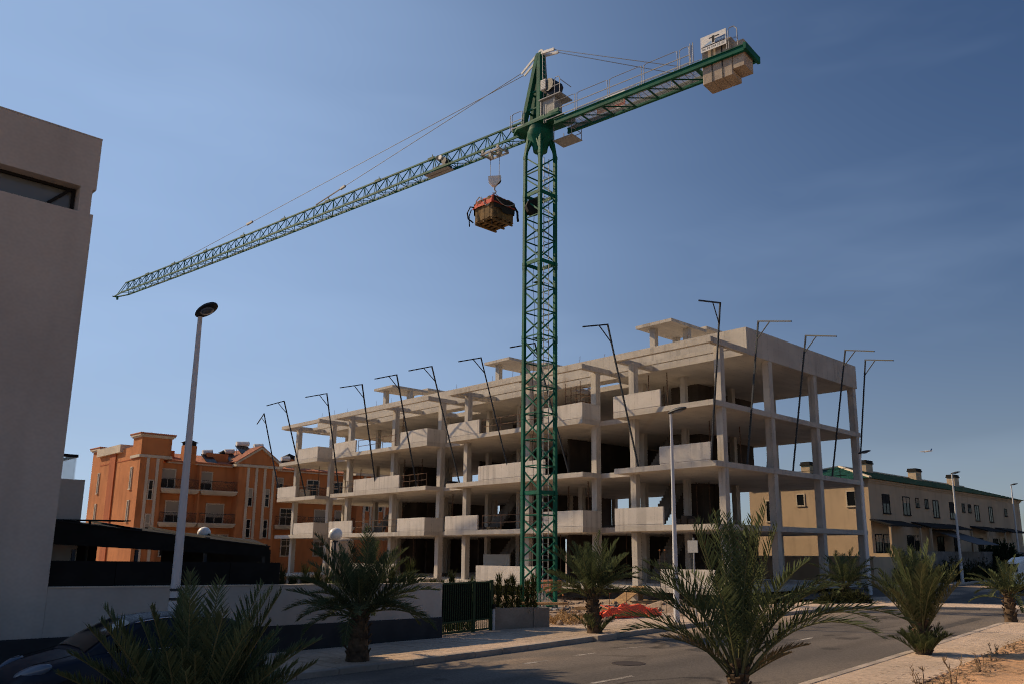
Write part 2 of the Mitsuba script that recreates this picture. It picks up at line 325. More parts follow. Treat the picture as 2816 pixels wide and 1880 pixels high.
k = key('road', 'repair_patch'); scene[k] = mikit.ply(sheet([(-13.6, 19.0), (-12.2, 19.1), (-12.35, 23.6), (-13.0, 23.9), (-13.75, 22.2)], .004), 'm_patch')
k = key('road', 'repair_patch'); scene[k] = mikit.ply(sheet([(-11.0, 27.0), (-10.6, 27.0), (-11.6, 36.5), (-12.0, 36.5)], .004), 'm_patch')
for x, y in [(-12.9, 15.8), (-15.2, 26.2)]:
    mh = thing('manhole_cover', f'round iron manhole cover in the asphalt, {"nearer" if y < 20 else "farther"} of the two', 'manhole cover', 'manhole covers in the road'); d_ = trimesh.creation.cylinder(radius=.33, height=.02, sections=28); d_.apply_translation((x, y, .0)); add(mh, 'lid', d_, 'iron', 30)
    ring = trimesh.creation.annulus(r_min=.34, r_max=.40, height=.018, sections=28); ring.apply_translation((x, y, 0)); add(mh, 'frame', ring, 'iron', 30)
# ---------------------------------------------------------------- concrete frame building
XL, XR, YF, YB = -76.39, -25.76, 39.55, 58.76
NOTCH = [(-69.16, -66.5), (-52.43, -49.89), (-35.82, -33.17)]; YN = 41.36
FLOOR = [0.55, 4.13, 7.65, 11.14]; ROOF = (14.44, 14.80); YP = 43.5
B = thing('concrete_building', 'unfinished four storey concrete frame building with open floors behind the crane', 'building under construction')
pts = [(XL, YB), (XL, YF)]
for a, b in NOTCH: pts += [(a, YF), (a, YN), (b, YN), (b, YF)]
pts += [(XR, YF), (XR, YB)]
for i, z in enumerate(FLOOR):
    add(B, 'floor_slab', prism(pts, z - (.32 if i else .26), z), 'concrete')
hole = Polygon([(XL, YB), (XL, YP), (XR, YP), (XR, YB)], [[(-41.5, 46.5), (-37, 46.5), (-37, 44.6), (-41.5, 44.6)], [(-57.5, 46.5), (-54, 46.5), (-54, 44.6), (-57.5, 44.6)]])
m = trimesh.creation.extrude_polygon(hole, ROOF[1] - ROOF[0], engine='earcut'); m.apply_translation((0, 0, ROOF[0]))
add(B, 'roof_slab', m, 'concrete')
COLX = [-75.03, -65.43, -58.53, -48.87, -42.04, -32.49, -26.05]; NCX = [-69.38, -52.7, -36.1]
tops = [z - .32 for z in FLOOR[1:]] + [ROOF[0]]
def column(x, y, s=.44, z0=None):
    for i in range(4):
        zb = FLOOR[i] if (i or z0 is None) else z0
        add(B, 'column', cbox(x - s / 2, x + s / 2, y - s / 2, y + s / 2, zb, tops[i] + .014, .014), 'concrete')
for x in COLX: column(x, 40.79)
for x in NCX: column(x, 41.22, .46)
for y in (46.33, 52.32, 58.4): column(-26.05, y, .46)
for x in COLX[:-1] + NCX:
    for y in (46.33, 52.32, 58.3): column(x, y, .4)
for x in COLX + NCX: add(B, 'footing_column', cbox(x - .26, x + .26, 40.5, 41.02, -.7, FLOOR[0] - .26), 'concrete')
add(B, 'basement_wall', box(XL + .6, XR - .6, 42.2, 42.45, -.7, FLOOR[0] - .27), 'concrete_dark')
PH, PT = 1.07, .13
def panel(xa, xb, z, ret=None):
    ms = [box(xa, xb, YF + .003, YF + PT, z + .075, z + PH), box(xa + .01, xb - .01, YF + .03, YF + PT - .01, z - .002, z + .076)]
    if ret == 'r': ms += [box(xb - PT, xb, YF + PT, YN - .003, z + .075, z + PH), box(xb - PT + .01, xb - .03, YF + PT, YN - .01, z - .002, z + .076)]
    add(B, 'balcony_panel', cat_(ms), 'panel')
for z in (FLOOR[1], FLOOR[3]):
    for xa, xb, r in [(-72.8, -69.16, 'r'), (-66.5, -62.75, None), (-56.05, -52.43, 'r'), (-49.89, -46.15, None), (-39.45, -35.82, 'r'), (-33.17, -29.5, None)]: panel(xa, xb, z, r)
for xa, xb, r in [(-76.39, -72.85, None), (-62.78, -56.05, None), (-46.15, -39.3, None), (-29.65, -26.06, None)]: panel(xa, xb, FLOOR[2], r)
add(B, 'balcony_panel', box(XL, XL + PT, YF + PT, 43.0, FLOOR[2], FLOOR[2] + PH), 'panel')
for xa, xb in [(-62.9, -56.2), (-46.2, -40.2), (-29.8, -26.1)]: panel(xa, xb, FLOOR[0], None)
SEG = [(XL, -69.16), (-66.5, -52.43), (-49.89, -35.82), (-33.17, XR)]
for a, b in SEG:
    add(B, 'pergola_beam', box(a, b, YF, YF + .3, ROOF[0] + .05, ROOF[1] + .02), 'concrete')
    add(B, 'pergola_beam', box(a + .16, b - .16, 42.05, 42.3, ROOF[0] + .1, ROOF[1] - .02), 'concrete')
    cx = [a + .13, b - .13] + [x for x in COLX if a + 1 < x < b - 1]
    for x in cx: add(B, 'pergola_crossbeam', box(x - .15, x + .15, YF + .3, YP, ROOF[0] + .02, ROOF[1] - .006), 'concrete')
for a, b in NOTCH: add(B, 'pergola_beam', box(a, b, 42.4, 42.65, ROOF[0] + .1, ROOF[1] - .01), 'concrete')
RP = 16.14
for nm, bx in [('front', (XL, XR, YP - .004, YP + .2, ROOF[1], RP)), ('right', (XR - .2, XR + .003, YP + .2, YB, ROOF[1], RP)), ('back', (XL + .2, XR - .2, YB - .2, YB + .003, ROOF[1], RP)), ('left', (XL - .003, XL + .2, YP + .2, YB, ROOF[1], RP))]:
    add(B, 'roof_parapet', box(*bx), 'concrete')
for x in (-68.85, -52.2, -35.7):     # stairwell roofs standing on the flat roof
    r = add(B, 'stairwell_roof', cat_([prism([(x, 45.2), (x + 3.15, 45.2), (x + 3.15, 49.5), (x, 49.5)], 18.2, 18.42), prism([(x + .5, 49.5), (x + 3.15, 49.5), (x + 3.15, 52.3), (x + .5, 52.3)], 18.5, 18.7)]), 'concrete')
    for px, py in [(x + 1.0, 46.0), (x + 2.75, 47.6), (x + .6, 49.3), (x + 2.9, 52.0)]:
        add(r, 'post', box(px - .22, px + .22, py - .2, py + .2, ROOF[1], 18.22 if py < 49.4 else 18.5), 'concrete')
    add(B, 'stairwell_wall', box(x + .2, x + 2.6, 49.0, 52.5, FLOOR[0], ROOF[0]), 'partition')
    for i in range(3):   # concrete flights climbing through the stairwell
        z0, z1 = FLOOR[i], FLOOR[i + 1]; st = []
        for s in range(16):
            st.append(box(x + .4, x + 1.7, 45.3 + s * .21, 45.51 + s * .21, z0 + (s) * (z1 - z0) / 16 - .12, z0 + (s + 1) * (z1 - z0) / 16))
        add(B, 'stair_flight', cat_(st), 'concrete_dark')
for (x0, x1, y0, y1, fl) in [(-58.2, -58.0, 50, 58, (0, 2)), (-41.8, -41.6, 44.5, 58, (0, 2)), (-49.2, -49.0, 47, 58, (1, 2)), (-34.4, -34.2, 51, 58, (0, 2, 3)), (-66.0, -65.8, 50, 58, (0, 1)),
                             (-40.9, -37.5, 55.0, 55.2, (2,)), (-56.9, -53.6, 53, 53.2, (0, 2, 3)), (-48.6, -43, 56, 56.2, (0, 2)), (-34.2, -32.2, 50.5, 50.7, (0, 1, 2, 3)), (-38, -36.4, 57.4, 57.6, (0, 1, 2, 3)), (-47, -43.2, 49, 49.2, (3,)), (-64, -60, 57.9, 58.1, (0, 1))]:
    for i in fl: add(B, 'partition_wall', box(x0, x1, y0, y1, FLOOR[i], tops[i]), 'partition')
for i, x in [(0, -44.6), (1, -31.4), (3, -43.4), (2, -55.0)]:
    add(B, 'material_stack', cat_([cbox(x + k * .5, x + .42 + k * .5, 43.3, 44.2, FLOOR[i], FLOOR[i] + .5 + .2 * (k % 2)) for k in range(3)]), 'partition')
rp_ = np.random.default_rng(21)
for fl in (0, 1, 2, 3):      # thin steel props, rails, a scaffold tower and heaps left on the floors
    for j in range(9):
        x, y = rp_.uniform(-74, -28), rp_.uniform(42.2, 49.5)
        beam(B, 'steel_prop', (x, y, FLOOR[fl]), (x + rp_.uniform(-.04, .04), y, tops[fl]), .07, .07, 'rust', 'c')
    for j in range(5):
        x, y = rp_.uniform(-74, -30), rp_.uniform(41.8, 45); L = rp_.uniform(.8, 2.0)
        add(B, 'material_heap', cat_([moved(box(-L / 2, L / 2, -.3 + q * .11, -.2 + q * .11, (q % 3) * .1, (q % 3) * .1 + .09), (x, y, FLOOR[fl]), rp_.uniform(-.4, .4) * .3) for q in range(6)]), 'timber' if j % 2 else 'partition')
for xa, xb, fl in [(-62.6, -57.0, 3), (-46.0, -40.0, 3), (-72.5, -69.3, 2), (-66.3, -63.0, 2), (-55.9, -52.6, 2), (-62.5, -56.3, 1), (-45.8, -39.8, 1)]:
    z = FLOOR[fl]
    for x in np.arange(xa, xb + .1, (xb - xa) / 3): beam(B, 'rail_post', (x, YF + .2, z), (x, YF + .2, z + 1.05), .05, .05, 'rust', 'c')
    for h in (.5, 1.0): beam(B, 'guard_rail', (xa, YF + .2, z + h), (xb, YF + .2, z + h), .05, .04, 'rust')
for x in (-38.6, -37.2):
    for y in (40.9, 42.0):
        beam(B, 'scaffold_tube', (x, y, FLOOR[3]), (x, y, tops[3] - .4), .05, .05, 'rust', 'c')
for z in np.arange(.5, 3.0, .5):
    for y in (40.9, 42.0): beam(B, 'scaffold_tube', (-38.6, y, FLOOR[3] + z), (-37.2, y, FLOOR[3] + z), .045, .045, 'rust', 'c')
    beam(B, 'scaffold_tube', (-37.2, 40.9, FLOOR[3] + z), (-37.2, 42.0, FLOOR[3] + z), .045, .045, 'rust', 'c')
for a, b in SEG:
    for x in np.arange(a + .6, b - .3, 2.4): beam(B, 'starter_bar', (x, YP + .1, RP), (x + .03, YP + .1, RP + rp_.uniform(.25, .5)), .02, .02, 'rust')
add(B, 'back_balustrade', cat_([box(-69.5, -60, YB - .12, YB, FLOOR[2], FLOOR[2] + .12)] + [bar((x, YB - .06, FLOOR[2]), (x, YB - .06, FLOOR[2] + 1), .04) for x in np.arange(-44, -26.5, 1.5)] + [bar((-44, YB - .06, FLOOR[2] + h), (-27, YB - .06, FLOOR[2] + h), .035) for h in (.5, 1.0)]), 'dark_steel')
add(B, 'site_panel', box(-49.6, -46.6, 43.2, 43.3, FLOOR[0], FLOOR[0] + 1.85), 'grey_box', label='pale grey board standing on the ground floor')

# ---------------------------------------------------------------- safety net brackets leaning out of the frame
G_ROD = 'blue black safety net brackets along the concrete frame'
def rod(foot, elbow, tip, label):
    k = thing('net_bracket', label, 'safety bracket', G_ROD)
    foot, elbow, tip = A(*foot), A(*elbow), A(*tip)
    beam(k, 'pole', foot, elbow, .085, .085, 'dark_steel')
    beam(k, 'arm', elbow + (elbow - tip) * .02, tip, .08, .08, 'dark_steel')
    beam(k, 'brace', elbow + (foot - elbow) * .13, elbow + (tip - elbow) * .36, .05, .05, 'dark_steel')
    return k
ordn = ['second', 'third', 'fourth', 'fifth', 'sixth', 'seventh']
rod((-76.2, 39.8, 7.65), (-78.68, 38.69, 16.3), (-80.9, 39.1, 15.5), 'net bracket with its arm turned left, at the far left end of the frame')
for i, (fx, e, t) in enumerate([(-71.3, (-70.6, 36.6, 16.3), (-71.2, 35.2, 15.75)), (-65.4, (-64.4, 37.4, 16.3), (-64.5, 35.4, 15.7)), (-59.6, (-58.7, 37.35, 16.3), (-58.6, 35.2, 15.7)), (-53.9, (-53.4, 37.1, 16.3), (-53.6, 35.2, 15.7)), (-48.57, (-49.0, 37.2, 16.3), (-49.3, 35.3, 15.7)), (-42.93, (-44.2, 37.95, 16.3), (-44.3, 35.95, 15.7))]):
    rod((fx, 39.8, 7.65), e, t, f'dark net bracket leaning over the street, {ordn[i]} from the left end of the long facade')
rod((-37.26, 39.8, 7.65), (-38.4, 37.7, 16.3), (-38.7, 35.72, 15.7), 'dark net bracket leaning over the street, half hidden behind the crane mast')
rod((-31.44, 39.8, 7.65), (-31.9, 37.62, 16.3), (-31.89, 35.33, 15.7), 'dark net bracket leaning over the street, first to the right of the crane mast')
rod((-26.0, 39.5, 7.65), (-24.43, 38.62, 16.3), (-24.02, 35.9, 15.75), 'dark net bracket rising beside the near corner column of the frame')
for (fy, e, t, w) in [(43.3, (-24.86, 43.45, 16.3), (-22.4, 42.91, 15.7), 'nearest to the corner'), (48.8, (-24.43, 48.6, 16.3), (-22.08, 47.98, 15.7), 'second from the corner'), (54.26, (-24.33, 54.08, 16.3), (-22.02, 53.36, 15.7), 'third from the corner'), (58.5, (-24.6, 57.9, 16.3), (-22.2, 56.9, 15.7), 'at the far right end')]:
    rod((-26.0, fy, 7.65), e, t, 'dark net bracket leaning out of the short shaded facade, ' + w)
for x, w in [(-75.4, 'far left of the back edge'), (-66.0, 'second from the left on the back edge'), (-33.6, 'seen through the right bays')]:
    rod((x, 58.5, 7.65), (x, 60.8, 16.3), (x, 62.8, 15.7), 'net bracket leaning away behind the frame, ' + w)

# ---------------------------------------------------------------- tower crane
CX, CY = -30.9, 30.7
JU = A(-.99367, -.11237, 0); JN = A(.11237, -.99367, 0)          # along the jib, and sideways towards the street
J = lambda s, o, z: A(CX, CY, 0) + JU * s + JN * o + A(0, 0, z)
C = thing('tower_crane', 'tall green tower crane with lattice mast, long jib and counterweights', 'crane')
HW = .6
def mast_section(z0, z1, first):
    S = key(C, 'mast_section')
    ms = []
    for sx in (-1, 1):
        for sy in (-1, 1):
            ms.append(box(CX + sx * HW - .085, CX + sx * HW + .085, CY + sy * HW - .085, CY + sy * HW + .085, z0 + .01, z1 - .01))
            for zz in (z0 + .012, z1 - .19): ms.append(box(CX + sx * HW - .098, CX + sx * HW + .098, CY + sy * HW - .098, CY + sy * HW + .098, zz, zz + .18))
    scene[S] = mikit.ply(cat_(ms), 'm_green')
    n = max(2, round((z1 - z0) / 1.26)); dz = (z1 - z0) / n
    c = lambda sx, sy, z: A(CX + sx * HW, CY + sy * HW, z)
    for i in range(n):
        a, b = z0 + i * dz, z0 + (i + 1) * dz
        for (p, q) in [((-1, -1), (1, -1)), ((1, -1), (1, 1)), ((1, 1), (-1, 1)), ((-1, 1), (-1, -1))]:
            heavy = i == 0 and abs(z0 - 5.47) + abs(z0 - 18.06) > 0 and z0 in (5.47, 18.06, 22.1)
            beam(S, 'horizontal_strut', c(*p, a + .12), c(*q, a + .12), .07, .2 if heavy else .055, 'green')
        for (p, q) in [((-1, -1), (1, -1)), ((1, 1), (1, -1)), ((-1, 1), (1, 1)), ((-1, 1), (-1, -1))]:
            beam(S, 'diagonal_strut', c(*p, b - .08), c(*q, a + .26), .06, .075, 'green')
ZS = [-.25, 5.47, 9.67, 13.87, 18.06, 22.1, 24.65]
for i in range(6): mast_section(ZS[i], ZS[i + 1], True)
lad = [bar((CX - .15 + .35, CY + .3 + d, 0), (CX - .15 + .35, CY + .3 + d, 24.6), .035) for d in (-.2, .2)] + [bar((CX + .2, CY + .1, z), (CX + .2, CY + .5, z), .025) for z in np.arange(.3, 24.6, .3)]
add(C, 'ladder', cat_(lad), 'galva')
for z in (5.6, 9.8, 14.0, 17.2, 22.2): add(C, 'rest_platform', box(CX - .45, CX - .02, CY - .1, CY + .48, z, z + .03), 'green_dark')
add(C, 'cable_drum', cat_([bar((CX - .45, CY - .25, 21.5), (CX - .05, CY - .42, 21.5), .92, .92, 'c')]), 'black')
add(C, 'hanging_cable', cat_([tube([(CX - .2 + .06 * math.sin(z * 2.1), CY - .25 + .05 * math.cos(z * 1.3), z) for z in np.arange(1, 21.2, .5)], .018, 4)]), 'black')
add(C, 'concrete_base', cat_([box(CX - 1.6, CX + 1.6, CY - 1.6, CY + 1.6, -.7, -.22)]), 'concrete')
fl = []
for sx in (-1, 1):
    for sy in (-1, 1):
        fl.append(bar((CX + sx * HW, CY + sy * HW, 24.6), (CX + sx * .42, CY + sy * .42, 26.25), .17, .17))
        fl.append(bar((CX + sx * HW, CY + sy * HW, 24.7), (CX, CY + sy * .46, 26.1), .1, .1)); fl.append(bar((CX + sx * HW, CY + sy * HW, 24.7), (CX + sx * .46, CY, 26.1), .1, .1))
cone = trimesh.creation.revolve(np.array([(0, 24.95), (.40, 24.95), (.46, 25.3), (.74, 25.75), (.76, 26.1), (0, 26.1)]), sections=28); cone.apply_translation((CX, CY, 0)); fl.append(cone)
add(C, 'mast_head', cat_(fl), 'green', 30)
R1 = trimesh.creation.cylinder(radius=.72, height=.34, sections=32); R1.apply_translation((CX, CY, 26.25))
add(C, 'slewing_ring', R1, 'green_dark', 40)
def jprism(so, z0, z1): return prism([tuple(J(s, o, 0)[:2]) for s, o in so], z0, z1)
add(C, 'turntable', cat_([jprism([(1.75, .35), (1.2, .72), (-1.4, .78), (-1.9, .74), (-1.9, -.74), (-1.4, -.78), (1.2, -.72), (1.75, -.35)], 26.42, 26.56), bar(J(1.75, .42, 26.64), J(-1.9, .74, 26.64), .09, .2), bar(J(1.75, -.42, 26.64), J(-1.9, -.74, 26.64), .09, .2)]), 'green')
# cat head
cg = []
for o in (-1, 1):
    cg += [bar(J(1.0, o * .36, 26.55), J(.08, o * .13, 31.0), .24, .32, up=JN), bar(J(-.22, o * .36, 26.55), J(-.05, o * .13, 31.0), .24, .30, up=JN)]
for z, a in [(27.6, .24), (28.7, .48), (29.8, .72)]:
    s0, s1, w = 1.0 + (.08 - 1.0) * a, -.22 + .17 * a, .36 - .23 * a
    cg += [bar(J(s0, w, z), J(s1, w, z), .09), bar(J(s0, -w, z), J(s1, -w, z), .09), bar(J(s0, w, z), J(s0, -w, z), .09), bar(J(s1, w, z), J(s1, -w, z), .09)]
cg += [jprism([(.22, .2), (-.22, .2), (-.22, -.2), (.22, -.2)], 30.9, 31.2)]
add(C, 'cat_head', cat_(cg), 'green')
add(C, 'cat_head_ladder', cat_([bar(J(-.52, o, 26.9), J(-.36, o, 31.0), .03) for o in (.0, .3)] + [bar(J(-.52 + .16 * (z - 26.9) / 4.1, 0, z), J(-.52 + .16 * (z - 26.9) / 4.1, .3, z), .02) for z in np.arange(27.1, 31, .28)]), 'galva')
add(C, 'head_sheave', cat_([bar(J(.15, o, 31.15), J(1.35, o * .9, 30.35), .06, .13) for o in (-.14, .14)] + [bar(J(-.1, -.14, 31.2), J(-.1, .14, 31.2), .4, .4, 'c')]), 'white', 30)
add(C, 'rear_link', cat_([bar(J(-.2, o, 31.1), J(-1.15, o * 1.2, 30.95), .09, .16) for o in (-.16, .16)]), 'white')
add(C, 'warning_lamp', ell(J(.25, .2, 30.55), (.1, .1, .12), 1), 'red', True)
# jib: one top chord, two bottom chords, laced
JB, JT, JH = 26.22, 27.28, .36
L0, L1 = 1.3, 50.4
zj = lambda s: .14 * max(0, (s - 30) / 20) ** 2
ns = 9; pitch = (L1 - L0) / 43
for k_ in range(ns):
    i0, i1 = round(k_ * 43 / ns), round((k_ + 1) * 43 / ns); s0, s1 = L0 + i0 * pitch, L0 + i1 * pitch
    S = key(C, 'jib_section')
    scene[S] = mikit.ply(cat_([bar(J(s0 + .01, 0, JT + zj(s0)), J(s1 - .01, 0, JT + zj(s1)), .1, .1)] + [bar(J(s0 + .01, o * JH, JB + zj(s0)), J(s1 - .01, o * JH, JB + zj(s1)), .085, .13) for o in (-1, 1)]), 'm_green')
    for i in range(i0, i1):
        a, b = L0 + i * pitch, L0 + (i + 1) * pitch; m_ = (a + b) / 2
        for o in (-1, 1):
            beam(S, 'lacing_bar', J(a, o * JH, JB + zj(a)), J(m_, 0, JT + zj(m_)), .045, .045, 'green')
            beam(S, 'lacing_bar', J(m_, 0, JT + zj(m_)), J(b, o * JH, JB + zj(b)), .045, .045, 'green')
        beam(S, 'lacing_bar', J(a, -JH, JB + zj(a)), J(a, JH, JB + zj(a)), .04, .04, 'green')
        beam(S, 'lacing_bar', J(a, JH * (1 if i % 2 else -1), JB + zj(a)), J(b, JH * (-1 if i % 2 else 1), JB + zj(b)), .035, .035, 'green')
add(C, 'jib_nose', cat_([bar(J(L1, o * JH, JB + .14), J(L1 + 1.9, o * .1, JB + .2), .09, .1) for o in (-1, 1)] + [bar(J(L1, 0, JT + .14), J(L1 + 1.8, 0, JB + .2), .05), bar(J(L1 + 1.9, -.25, JB + .2), J(L1 + 1.9, .25, JB + .2), .08), bar(J(L1 + 1.4, 0, JB + .15), J(L1 + 1.4, 0, JB - .18), .16)]), 'green')
for s in (9.0, 14.2, 19.7, 25.1, 30.6, 36.2, 41.5, 46.2): add(C, 'jib_joint', cat_([jprism([(s - .28, .07), (s + .28, .07), (s + .28, -.07), (s - .28, -.07)], JT + zj(s) - .06, JT + zj(s) + .12), bar(J(s - .1, 0, JT - .1), J(s - .1, 0, JT + .3), .04)]), 'green_dark')
add(C, 'trolley_winch', cat_([jprism([(7.4, .3), (8.5, .3), (8.5, -.3), (7.4, -.3)], JB + .05, JB + .2), bar(J(7.6, -.25, JB + .45), J(7.6, .25, JB + .45), .45, .45, 'c'), bar(J(8.0, .05, JB + .65), J(8.3, .1, JB + .9), .3, .3)]), 'dark_steel', 30)
add(C, 'winch_motor', cat_([bar(J(7.9, -.1, JB + .75), J(7.9, .3, JB + .75), .3, .3, 'c')]), 'white', 30)
add(C, 'maintenance_plate', cat_([jprism([(7.2, .3), (9.3, .3), (9.3, -.3), (7.2, -.3)], JB - .1, JB - .06)]), 'grating')
add(C, 'trolley_rope', cat_([bar(J(1.5, .0, JB - .1), J(46, 0, JB - .15), .016)]), 'cable')
# pendant ties
def tie(a, b, o): return bar(J(*a), J(*b), .03)
t1 = [bar(J(1.3, o * .13, 30.4), J(s, o * .05, JT + z), .028) for o, s, z in ((1, 21.0, .12), (-1, 40.0, .2))]
add(C, 'pendant_tie', t1[0], 'cable'); add(C, 'pendant_tie', t1[1], 'cable')
add(C, 'tie_link', bar(J(18.0, .055, 27.86), J(21.0, .05, JT + .1), .06), 'counterweight'); add(C, 'tie_link', cat_([bar(J(17.7, .05, 27.92), J(18.2, .05, 27.82), .14)]), 'galva')
add(C, 'tie_link', bar(J(29.5, -.08, 28.30), J(30.3, -.08, 28.23), .14), 'galva')
for o in (-.55, .55): add(C, 'rear_tie', bar(J(-1.1, o * .3, 30.95), J(-9.4, o, 26.4), .028), 'cable')
# counter jib
for o in (-1, 1): add(C, 'counter_jib_beam', cat_([bar(J(-1.5, o * .63, 26.02), J(-12.95, o * .63, 25.99), .05, .27), bar(J(-1.5, o * .63, 26.165), J(-12.95, o * .63, 26.135), .15, .03), bar(J(-1.5, o * .63, 25.875), J(-12.95, o * .63, 25.845), .15, .03)]), 'green')
add(C, 'counter_jib_end', cat_([bar(J(-12.98, -.85, 26.0), J(-12.98, .80, 26.0), .14, .34), bar(J(-10.3, -.6, 25.95), J(-10.3, .6, 25.95), .12, .2)]), 'green')
for i in range(6):
    a, b = -1.9 - i * 1.4, -3.25 - i * 1.4
    add(C, 'walkway_grating', cat_([bar(J(a, o, 25.95), J(b, o, 25.95), .010, .012) for o in np.arange(-.5, .51, .05)] + [bar(J(s, -.5, 25.94), J(s, .5, 25.94), .02, .02) for s in np.linspace(a, b, 5)]), 'grating')
    beam(C, 'cross_member', J(b - .02, -.6, 25.9), J(b - .02, .6, 25.9), .05, .07, 'green'); beam(C, 'cross_member', J(a, .55, 25.88), J(b, -.55, 25.88), .04, .05, 'green_dark')
def railing(o, ss, z0, m='galva'):
    for s in ss:
        for d in (-.07, .07): beam(C, 'railing_post', J(s + d, o, z0 - .05), J(s + d, o, z0 + 1.0), .04, .04, m, 'c')
    for a, b in zip(ss[:-1], ss[1:]):
        pts = [J(a - .07, o, z0 + .88), J(a - .10, o, z0 + .97), J(a - .2, o, z0 + 1.02), J(b + .2, o, z0 + 1.02), J(b + .10, o, z0 + .97), J(b + .07, o, z0 + .88)]
        add(C, 'guard_rail', cat_([tube(pts, .02, 5), bar(J(a, o, z0 + .52), J(b, o, z0 + .52), .035), bar(J(a, o, z0 + .1), J(b, o, z0 + .1), .03, .05)]), m, 40)
railing(.70, [-.9, -3.05, -5.2, -7.33, -9.43, -10.1], 26.2)
railing(-.70, [-1.9, -4.1, -6.2, -8.3, -10.1], 26.2)
railing(.55, [1.75, .85], 26.6)
add(C, 'end_loop', cat_([tube([J(-12.15, .72, 26.2), J(-12.15, .72, 27.15), J(-12.22, .72, 27.28), J(-12.45, .72, 27.28), J(-12.6, .72, 27.1), J(-12.62, .72, 26.2)], .025, 5), ]), 'galva', 40)
for s in (-12.05, -10.1, -10.25): beam(C, 'sign_post', J(s, .72, 26.2), J(s, .72, 27.3), .05, .05, 'galva', 'c')
# counterweight blocks hanging between the beams
for s0, s1, z0, z1, h in [(-10.62, -11.14, 24.93, 26.95, .52), (-11.16, -11.68, 24.93, 26.95, .52), (-11.70, -12.2, 24.93, 26.95, .52), (-12.22, -12.82, 25.2, 26.6, .5)]:
    pts = [J(s0, h, 0), J(s1, h, 0), J(s1, -h, 0), J(s0, -h, 0)]
    xs = np.linalg.norm(pts[1] - pts[0]); g = cbox(0, xs, 0, 2 * h, z0, z1, .03); g = moved(g, (0, 0, 0), math.atan2(*(JU[[1, 0]]))); 
    o_ = J(s1, -h, 0); g.vertices = np.array(g.vertices) + A(o_[0], o_[1], 0)
    add(C, 'counterweight', g, 'counterweight')
add(C, 'weight_strap', cat_([bar(J(s, .535, 24.95), J(s, .535, 26.95), .03) for s in (-11.15, -11.69)]), 'dark_steel')
# the sign board on the rear railing
def board_frame(s0, o, z0, flip=False):
    "a placing of a flat board: x runs towards the counterweights, y up, z towards the street"
    X = np.eye(4); X[:3, 0] = -JU; X[:3, 1] = (0, 0, 1); X[:3, 2] = JN; X[:3, 3] = J(s0, o, z0); return X
def placed(m, X):
    m = m.copy(); m.apply_transform(X); return m
SG = key(C, 'sign_board')
X = board_frame(-10.70, .76, 26.50)
scene[SG] = mikit.ply(placed(box(0, 1.36, 0, .82, -.03, 0), X), 'm_white')
def poly(pts, z0=.001, z1=.006): return prism(pts, z0, z1)
add(SG, 'phone_lettering', placed(moved(meshkit.text_mesh('Tel. 96 544 22 82 - ELCHE', .105, .005), (.03, .075, .001)), X) if True else None, 'ink')
add(SG, 'logo_letter', placed(cat_([poly([(.62, .34), (.74, .34), (.74, .70), (.62, .70)]), poly([(.46, .60), (1.02, .60), (.98, .655), (.46, .655)], .002, .008), poly([(.74, .44), (.90, .44), (.86, .50), (.74, .50)], .002, .008)]), X), 'ink')
add(SG, 'logo_flag', placed(poly([(.76, .285), (1.30, .285), (1.34, .52), (.80, .50)], .002, .005), X), 'blue')
add(SG, 'logo_lettering', placed(moved(meshkit.text_mesh('Elevas', .12, .004, True), (.80, .34, .006)), X), 'lightblue')
add(SG, 'logo_bar', placed(cat_([poly([(.04, .225), (1.32, .225), (1.32, .275), (.04, .275)])]), X), 'ink')
add(SG, 'logo_shade', placed(poly([(.12, .30), (.60, .30), (.60, .46), (.42, .42)], .001, .003), X), 'lightblue')
# red banner with dark letters along the far beam
BN = key(C, 'maker_banner'); X = board_frame(-3.55, -.60, 26.20)
scene[BN] = mikit.ply(placed(box(0, 1.85, 0, .95, -.03, 0), X), 'm_red')
add(BN, 'lettering', placed(moved(meshkit.text_mesh('VENAR', .34, .006, True), (.16, .36, .001)), X), 'ink')
add(BN, 'white_edge', placed(cat_([poly([(0, .86), (1.85, .86), (1.85, .95), (0, .95)]), poly([(0, .0), (1.85, .0), (1.85, .09), (0, .09)])]), X), 'white')
add(BN, 'letter_ground', placed(poly([(.08, .28), (1.78, .28), (1.78, .76), (.08, .76)], .0005, .001), X), 'counterweight')
# hoist, cabinet, platforms
add(C, 'electric_cabinet', cat_([jprism([(-.52, .46), (-1.42, .46), (-1.42, -.2), (-.52, -.2)], 26.58, 27.72)]), 'grey_box')
add(C, 'hoist_platform', cat_([jprism([(-.35, .62), (-1.9, .62), (-1.9, -.55), (-.35, -.55)], 27.74, 27.80), bar(J(-.45, .5, 26.6), J(-.45, .5, 27.75), .06), bar(J(-1.4, .5, 26.6), J(-1.4, .5, 27.75), .06)]), 'grating')
add(C, 'hoist_motor', cat_([jprism([(-.42, .52), (-.78, .52), (-.78, .1), (-.42, .1)], 28.42, 29.05)] + [jprism([(-.44, .545), (-.76, .545), (-.76, .52), (-.44, .52)], z, z + .05) for z in np.arange(28.46, 29.0, .1)]), 'white')
add(C, 'hoist_drum', cat_([bar(J(-.95, .48, 28.62), J(-1.05, -.35, 28.62), .8, .8, 'c'), jprism([(-.75, .35), (-1.35, .35), (-1.35, -.1), (-.75, -.1)], 28.05, 28.5), bar(J(-.5, .2, 27.85), J(-1.2, .2, 27.85), .3, .3), bar(J(-.6, .0, 28.0), J(-.6, .0, 29.0), .12)]), 'dark_steel', 30)
